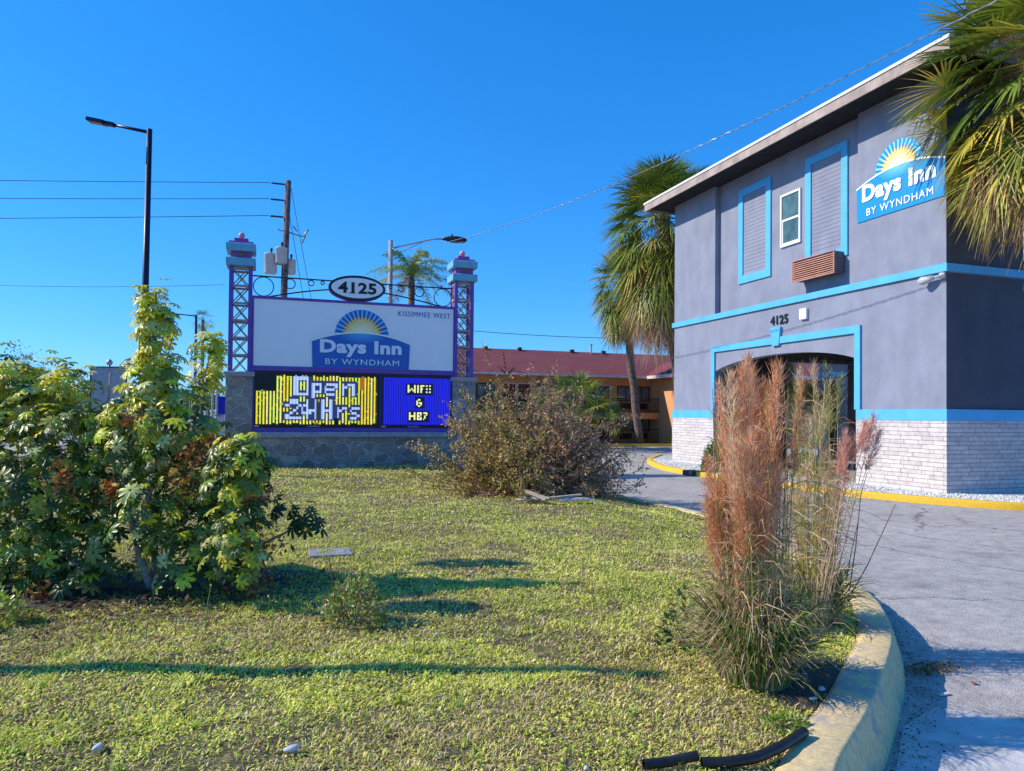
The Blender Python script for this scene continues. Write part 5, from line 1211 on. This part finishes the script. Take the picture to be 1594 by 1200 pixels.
# utility pole
UX, UY = .66, 39.6
up = thing('utility_pole', 'weathered wooden utility pole with three grey transformers behind the sign', 'utility pole', (UX-.1, UY, 0))
def uz(y): return pz(440, y, UX, UY)
zt = uz(281); mb = MB(); mb.tube([(UX-.22, UY, 0), (UX+.10, UY, zt)], [.21, .15], 12); mb.build('pole', M['wood_pole'], up, True)
ux = lambda z: UX-.22+.32*z/zt
def can(x, y, z0, z1, r):
    mb = MB(); mb.lathe((x, y, z0), [(r*.9, 0), (r, .03), (r, z1-z0-.08), (r*1.06, z1-z0-.07), (r*1.06, z1-z0-.03), (r*.8, z1-z0), (.02, z1-z0+.02)], 18)
    c_ = mb.build('transformer', M['white_metal'], up, True); mb = MB(); mb.lathe((x+.03, y-.05, z1), [(.05, 0), (.04, .12), (.07, .16), (.07, .24), (.03, .28)], 10); mb.build('bushing', M['navy'], c_, True)
    mb = MB(); mb.box((min(x, ux(z1)), y-.03, (z0+z1)/2-.05), (max(x, ux(z1)), y+.03, (z0+z1)/2+.05)); mb.build('bracket', M['steel'], c_)
can(UX-.72, UY-.15, uz(428), uz(397), .32); can(UX-.20, UY-.50, uz(413), uz(389), .30); can(UX+.28, UY+.2, uz(425), uz(402), .27)
for y in (287, 312, 338):
    z = uz(y); mb = MB()
    mb.tube([(ux(z)-.12, UY-.05, z-.02)]+[(ux(z)-.2-k*.04, UY-.05, z-.02) for k in range(17)], [.03]+[.065 if k % 2 else .03 for k in range(17)], 8)
    mb.build('insulator_string', M['navy'], up, True)
mb = MB(); z = uz(360); mb.tube([(ux(z), UY-.1, z), (ux(z)-.35, UY-.15, z-.02), (ux(z)-.48, UY-.15, z+.14)], .035, 6); mb.tube([(ux(z), UY, z), (ux(z)+.55, UY+.1, z-.12), (ux(z)+.95, UY+.1, z-.2)], .04, 6); mb.tube([(ux(z)+.55, UY, z+.05), (ux(z)+.35, UY, z+.3)], .04, 6); mb.tube([(ux(z)+.95, UY, z-.2), (ux(z)+.8, UY, z-.55)], .05, 6); mb.tube([(ux(z)+.9, UY, z-.2), (ux(z)+1.1, UY, z+.2)], .06, 6); mb.build('cutout_bracket', M['steel'], up, True)
for k, y in enumerate((287, 312, 338)):
    z = uz(y); far = px(0, (277, 305, 336)[k], 38.2); a = np.array([ux(z)-.9, UY-.05, z]); d = (far-a); wire('power_line', ['topmost', 'middle', 'lowest'][k]+' of the three thin power lines running left from the utility pole', a, a+d*3.2, .15, .018, group='power lines left of the utility pole')
z = uz(285)
wire('guy_wire', 'steep guy wire from the top of the utility pole down to the right', (ux(z)+.1, UY, z), (ux(z)+3.2, UY+6, .3), 0, .015, group='guy wires of the utility pole')
wire('guy_wire', 'steep guy wire from the middle of the utility pole down to the right', (ux(uz(315)), UY, uz(315)), (ux(z)+2.6, UY+6, .3), 0, .015, group='guy wires of the utility pole')
w = px(735, 509, 70); w2 = px(990, 520, 70); wire('power_line', 'thin sagging cable in the sky above the maroon motel roof', w-(w2-w)*.4, w2+(w2-w)*.5, .55, .03)
w = px(0, 441, 50); w2 = px(350, 443, 50); wire('power_line', 'faint lowest cable crossing the sky behind the tall lamp post', w-(w2-w)*.3, w2, .2, .015)
# service drop over the drive (throws its shadow on the gatehouse)
pts = []
img = [(1560, -2), (1430, 60), (1300, 125), (1110, 222), (940, 290), (850, 330), (730, 368), (660, 384)]
def planX(Y_): return 8.59-.155*(Y_-27.09)
for x, y in img:
    d = px(x, y, 1)-np.array([0, 0, EYE]); tq = (8.59+.155*27.09)/(d[0]+.155*d[1]); pts.append(np.array([0, 0, EYE])+d*tq)
pts = np.array(pts); ordr = np.argsort(pts[:, 1]); pts = pts[ordr]
co = np.polyfit(pts[:, 1], pts[:, 2], 3); yq_ = np.linspace(pts[0, 1]-4, LY, 90); zq = np.polyval(co, yq_)
mb = MB()
P_ = np.stack([planX(yq_), yq_, zq], 1); P_[-1] = (LX, LY, ztop-.35); 
mb.tube(P_, .009, 6)
# wrapped second strand, fine pitch
tq = np.linspace(0, 1, 900); Q = np.stack([np.interp(tq, np.linspace(0, 1, 90), P_[:, i]) for i in range(3)], 1); ph = tq*2*math.pi*75
Q2 = Q+np.stack([np.cos(ph)*.015, 0*ph, np.sin(ph)*.015], 1); mb.tube(Q2, .007, 4)
tag(mb.build('service_cable', M['wire_light'], None), 'twisted pale service cable sweeping up over the gatehouse roof from the concrete lamp post', 'cable')
# unseen post added left of the frame to cast the long lawn shadow
fp = thing('shadow_post', 'unseen tapered post added at the left to cast the long shadow across the grass', 'post', (-4.25, 6.12, .3))
mb = MB(); mb.tube([(-4.25, 6.12, .25), (-4.2, 6.12, 2.5), (-4.28, 6.2, 5.35)], [.12, .10, .06], 10); mb.build('post', M['steel'], fp)

# ================================================================== LEFT BACKGROUND
# back of a traffic sign board
tb = thing('road_sign', 'blank grey back of a square road sign behind the shrub', 'road sign', (-6.3, 34, 0))
a = px(142, 571, 34); b = px(198, 571, 34); zb = px(142, 640, 34)[2]; mb = MB(); 
u_ = unit((b-a)*np.array([1, 1, 0])); n_ = np.array([u_[1], -u_[0], 0]); Wd = np.linalg.norm(b-a)
mb.prism([(.06, 0), (Wd-.06, 0), (Wd, .06), (Wd, a[2]-zb-.06), (Wd-.06, a[2]-zb), (.06, a[2]-zb), (0, a[2]-zb-.06), (0, .06)], (a[0], a[1], zb), u_, (0, 0, 1), n_, .03); fix(mb.build('board', M['concrete_pole'], tb))
mb = MB(); mm = (a+b)/2; mb.tube([(mm[0], mm[1]+.06, 0), (mm[0], mm[1]+.06, a[2]+.1)], .05, 8); mb.lathe((mm[0], mm[1]+.05, a[2]+.05), [(.02, 0), (.12, .08), (.15, .18), (.08, .3), (.01, .33)], 10); mb.build('post', M['steel'], tb, True)
mb = MB(); 
for p, q in (((0, 0), (Wd, 0)), ((0, a[2]-zb), (Wd, a[2]-zb))): mb.bar(np.array([a[0], a[1], zb+p[1]])+n_*.035, np.array([a[0], a[1], zb+q[1]])+u_*Wd+n_*.035, .05, .05)
mb.bar(np.array([a[0], a[1], zb])+n_*.035, np.array([a[0], a[1], a[2]])+n_*.035, .05, .05); mb.bar(np.array([a[0], a[1], zb])+u_*Wd+n_*.035, np.array([a[0], a[1], a[2]])+u_*Wd+n_*.035, .05, .05); mb.build('rim', M['navy'], tb)
# blue banner on a grey post left of the stone pedestal
bn = thing('feather_banner', 'small deep blue banner on a grey post just left of the stone pedestal', 'banner', (-2.1, 28, 0))
a = px(345, 617, 28); mb = MB(); mb.box((a[0]-.13, a[1], px(345, 645, 28)[2]), (a[0]+.13, a[1]+.06, a[2])); mb.build('banner', M['banner'], bn); mb = MB(); mb.box((a[0]-.14, a[1]+.065, 0), (a[0]+.10, a[1]+.2, a[2]-.2)); mb.build('post', M['white_metal'], bn)
# row of pale bollard-like posts / railing seen between the shoots
for k, (x, yt) in enumerate(((300, 600), (311, 607), (322, 600), (331, 612), (338, 603))):
    a = px(x, yt, 33+k*.5); t = thing('fence_post', ['leftmost grey post of the short row left of the pedestal', 'second grey post from the left in the row by the pedestal', 'middle grey post of the short row left of the pedestal', 'fourth grey post from the left in the row by the pedestal', 'rightmost grey post of the row, nearest the pedestal'][k], 'post', (a[0], a[1], 0), group='row of grey posts left of the stone pedestal')
    mb = MB(); mb.tube([(a[0], a[1], 0), (a[0], a[1], a[2])], .055, 8); mb.build('post', M['steel' if k % 2 else 'concrete_pole'], t); mb = MB(); mb.lathe((a[0], a[1], a[2]), [(.07, 0), (.07, .05), (.02, .09)], 8); mb.build('cap', M['white_metal'], t)
# far low building and road-side strip
fb = thing('shop_building', 'pale low shop building far away at the left edge', 'building', (-48, 118, 0))
mb = MB(); mb.box((-62, 118, 0), (-34, 130, 4.6)); mb.build('wall', M['pale_building'], fb); mb = MB(); mb.box((-62.4, 117.6, 4.6), (-33.6, 130.4, 5.1)); mb.build('parapet', M['white'], fb)
for k in range(6):
    mb = MB(); mb.box((-60+k*4.4, 117.93, .9), (-57.4+k*4.4, 118, 3.2)); mb.build('window', M['glass'], fb)
# car at the far left
def car(label, x, y, rz, mat):
    t = thing('parked_car', label, 'car', (x, y, 0), rz)
    def P(o, mb, nm, m, par=t, sm=False):
        ob = mb.build(nm, m, None, sm); ob.parent = par; return ob
    pr = [(-2.2, .35), (-2.25, .75), (-1.5, .92), (-.9, 1.40), (.65, 1.42), (1.25, .98), (2.1, .86), (2.25, .6), (2.2, .32)]
    mb = MB(); n = len(pr); v = []
    for yy_, s_ in ((-.88, 1), (-.80, 1.0), (.80, 1.0), (.88, 1)):
        ins = .0
        for a, b in pr: v.append((a*(1 if abs(yy_) < .85 else .985), yy_*(1-.18*max(0, (b-.9)/.5)), b*(1 if abs(yy_) < .85 else .97)))
    f = [(i*n+k, i*n+k+1, (i+1)*n+k+1, (i+1)*n+k) for i in range(3) for k in range(n-1)]+[tuple(range(n)), tuple(range(3*n, 4*n))[::-1], (0, n, 2*n, 3*n, 4*n-1, 3*n-1, 2*n-1, n-1)]
    mb.add(v, f); body = fix(P(0, mb, 'body', mat))
    mb = MB()
    for sy in (-1, 1): mb.prism([(-.98, .98), (-.68, 1.32), (.5, 1.34), (.92, 1.0)], (0, sy*.835, 0), (1, 0, 0), (0, 0, 1), (0, sy, 0), .02)
    mb.add([(-.93*1.02, -.66, 1.38), (-.93*1.02, .66, 1.38), (-1.52, .74, .95), (-1.52, -.74, .95), (.70, -.66, 1.41), (.70, .66, 1.41), (1.28, .74, .99), (1.28, -.74, .99)], [(0, 1, 2, 3), (4, 7, 6, 5)]); fix(P(0, mb, 'window', M['glass']))
    for sx in (-1.35, 1.38):
        for sy in (-.8, .8):
            mb = MB(); mb.tube([(sx, sy-.1, .32), (sx, sy+.1, .32)], .32, 18); w_ = P(0, mb, 'wheel', M['rubber']); mb = MB(); mb.tube([(sx, sy-.105*1, .32), (sx, sy+.105, .32)], .19, 12); P(0, mb, 'rim', M['steel'], w_)
    for sy in (-.62, .62): mb = MB(); mb.box((-2.28, sy-.16, .62), (-2.22, sy+.16, .76)); P(0, mb, 'taillight', M['tail'])
    return t
q = px(2, 690, 30); car('dark blue car with red tail lights at the far left edge behind the shrub', q[0]-1.2, q[1], R(100), M['car_paint'])
# far trees, left skyline
def tree(name, label, base, h, rw, n, cols, leafsz, bare=0.0, group='far trees on the left skyline'):
    t = thing(name, label, 'tree', base, group=group); b = np.array(base, float); mb = MB(); mb.tube([b, b+np.array([.1, 0, h*.3]), b+np.array([0, 0, h*.55])], [h*.03, h*.022, h*.015], 7); ends = []
    for k in range(16):
        az = k*2.4; p0 = b+np.array([0, 0, h*(.28+.25*k/16)]); d = np.array([math.cos(az)*rw*.8, math.sin(az)*rw*.8, h*rng.uniform(.2, .45)])
        p1 = p0+d*.5+rng.normal(0, rw*.06, 3); p2 = p0+d; mb.tube([p0, p1, p2], [h*.01, h*.007, h*.003], 5)
        for j in range(6): e1 = p2*.6+p1*.4+rng.normal(0, rw*.3, 3); e1[2] = max(e1[2], b[2]+h*.3); mb.tube([p1, e1], [h*.004, h*.0015], 3); ends.append(e1)
    mb.build('trunk', M['brown_bark'], t); E_ = np.array(ends); i = rng.integers(0, len(E_), n); p = E_[i]+rng.normal(0, rw*.15, (n, 3))
    V, F, C = scatter(tv, tf, p, frames(rng.normal(0, 1, (n, 3)), rng.normal(0, 1, (n, 3))), rng.uniform(.6, 1.2, n)*leafsz, pal(cols, n)); npmesh('crown', V, F, C, M['dryleaf'], t); return t
BR = [(.16, .13, .09), (.12, .11, .07), (.20, .16, .12)]; GR = [(.05, .08, .02), (.07, .10, .03), (.10, .13, .04)]
for k, (x, yt, d, rw, nl, cl, la) in enumerate(((5, 545, 95, 5.0, 1500, BR, 'tall thin brown tree at the very left edge of the skyline'), (35, 572, 110, 4.5, 1200, BR, 'bare brown tree beside the far left skyline pole'), (75, 592, 105, 5, 2500, GR, 'low dark green tree left of the blank road sign'), (120, 600, 120, 5, 2500, GR, 'low dark green tree just left of the blank road sign'), (280, 606, 110, 4, 2200, GR, 'low green tree seen between the two tall shrub shoots'), (325, 600, 115, 4.5, 2200, GR, 'low green tree left of the stone pedestal'))):
    a = px(x, yt, d); tree('tree', la, (a[0], a[1], 0), a[2], rw*.8, nl, cl, .28)
a = px(27, 558, 80); t = thing('utility_pole', 'distant wooden pole among the trees at the left edge', 'utility pole', (a[0], a[1], 0)); mb = MB(); mb.tube([(a[0], a[1], 0), tuple(a)], .12, 8); mb.build('pole', M['wood_pole'], t); mb = MB(); mb.box((a[0]-.9, a[1]-.05, a[2]-.7), (a[0]+.9, a[1]+.05, a[2]-.58)); mb.build('crossarm', M['wood_pole'], t)
a = px(43, 566, 85); sabal('distant small palm on the skyline at the far left', (a[0], a[1], 0), tuple(a), Rf=1.1, Lp=1.0, nlive=16, ndead=6, skirt=.4, trunk_r=.18, nleaf=12, group='far trees on the left skyline')
a = px(316, 497, 95); sabal('distant palm rising beside the far lamp between shrub and sign', (a[0], a[1], 0), tuple(a), Rf=1.1, Lp=1.0, nlive=16, ndead=6, skirt=.6, trunk_r=.2, nleaf=12, group='far trees on the left skyline')

# ================================================================== SMALL THINGS ON LAWN AND DRIVE
b = on(.68, 8.38); mb = MB(); mb.cbox((b[0]-.24, b[1]-.2, b[2]-.05), (b[0]+.22, b[1]+.2, b[2]+.008), .006); tag(mb.build('utility_cover', M['lidc']), 'flat grey concrete utility cover lying in the grass beside the shrub', 'cover')
def pebble(name, label, x, y, z, sx, sy, sz, mat, rz=0, cat_='stone'):
    mb = MB(); prof = [(max(.001, math.sin(a)), -math.cos(a)) for a in np.linspace(.1, math.pi-.1, 7)]
    mb.lathe((0, 0, 0), prof, 12); mb.v = [(p[0]*sx*(1+.15*math.sin(3*p[1])), p[1]*sy, p[2]*sz) for p in mb.v]; o = mb.build(name, mat, None, True); o.location = (x, y, z+sz*.6); o.rotation_euler = (0, 0, rz); return tag(o, label, cat_, 'scraps lying on the lawn')
for (x, y, s, la, rz) in ((-.75, 3.88, .035, 'pale oval scrap standing in the lawn at the bottom left corner', 1.2), (.12, 3.54, .04, 'pale scrap on the lawn at the bottom, left of centre', .4), (1.38, 3.0, .02, 'tiny pale scrap on the lawn at the bottom, left of the black hose', 1), (1.95, 7.0, .03, 'small white fleck far out on the open lawn', 0), (3.7, 8.9, .03, 'tiny white fleck on the lawn towards the drive', 0), (2.3, 12.4, .03, 'white fleck on the far lawn below the sign', 0), (1.15, 5.05, .02, 'pale fleck below the pink blossom bush', .3)):
    b = on(x, y); pebble('litter_scrap', la, b[0], b[1], b[2]+.02, s, s*.55, s*.35, M['litter'], rz, 'scrap')
b = on(3.1, 3.45); pebble('litter_scrap', 'white crumpled scrap on the dark soil beside the kerb', b[0], b[1], b[2]+.015, .035, .02, .012, M['litter'], .8, 'scrap')
b = on(2.95, 3.35); pebble('litter_scrap', 'smaller pale scrap on the dark soil nearer the kerb top', b[0], b[1], b[2]+.015, .025, .012, .008, M['litter'], -.3, 'scrap')
mb = MB(); mb.add([(4.77, 3.84, .010), (4.80, 3.82, .022), (4.83, 3.85, .010), (4.80, 3.87, .016)], [(0, 1, 2), (0, 2, 3)]); tag(mb.build('red_petal', M['red_scrap']), 'small crumpled red petal on the asphalt', 'petal')
mb = MB(); mb.cbox((4.36, 3.74, .004), (4.46, 3.77, .016), .003); tag(mb.build('paper_scrap', M['litter']), 'short white paper strip on the asphalt by the kerb', 'scrap')
n = 420; x = 4.72+rng.normal(0, .14, n); y = 4.15+rng.normal(0, .06, n); pos = np.c_[x, y, .012+.03*rng.random(n)]
V, F, C = scatter(tv, tf, pos, frames(rng.normal(0, 1, (n, 3))*np.array([1, 1, .25]), rng.normal(0, 1, (n, 3))+np.array([0, 0, 1.])), rng.uniform(.012, .03, n), pal([(.30, .18, .08), (.38, .26, .13), (.20, .12, .06)], n)); tag(npmesh('leaf_pile', V, F, C, M['dryleaf']), 'small heap of dry brown leaves on the drive beside the kerb', 'leaves', kind='stuff')
n = 1600; k = rng.integers(20, 75, n); a_ = path[k]+tan_[k]*rng.uniform(-.05, .05, (n, 1))-nrm_[k]*(.09+np.abs(rng.normal(0, .12, n)))[:, None]; pos = np.c_[a_, .006+.012*rng.random(n)]
V, F, C = scatter(tv, tf, pos, frames(rng.normal(0, 1, (n, 3))*np.array([1, 1, .15]), rng.normal(0, .4, (n, 3))+np.array([0, 0, 1.])), rng.uniform(.006, .02, n), pal([(.12, .09, .06), (.20, .14, .09), (.07, .055, .04)], n)); tag(npmesh('gutter_debris', V, F, C, M['dryleaf']), 'brown leaf crumbs gathered in the gutter along the kerb', 'debris', kind='stuff')
# black corrugated hose, two pieces
def hose(label, pts, r):
    pts = np.array(pts, float); t = np.linspace(0, len(pts)-1, 160); q = np.stack([np.interp(t, range(len(pts)), pts[:, i]) for i in range(3)], 1)
    for _ in range(60): q[1:-1] = .25*q[:-2]+.5*q[1:-1]+.25*q[2:]
    rr = [r*(1+.05*(k % 2)) for k in range(160)]; mb = MB(); mb.tube(q, rr, 14, False); 
    return tag(mb.build('drain_hose', M['plastic_black'], None, True), label, 'hose')
def hp(x, y, dz=.03): r = px(x, y, 1)-np.array([0, 0, EYE]); tq = (.30+dz-EYE)/r[2]; return np.array([0, 0, EYE])+r*tq
hose('longer black corrugated hose curving from the lawn to the yellow kerb', [hp(1092, 1187), hp(1130, 1187), hp(1175, 1180), hp(1215, 1163), hp(1252, 1139)], .024)
hose('shorter black hose piece lying left of the long one at the bottom', [hp(1002, 1190), hp(1040, 1186), hp(1086, 1176, .05)], .022)
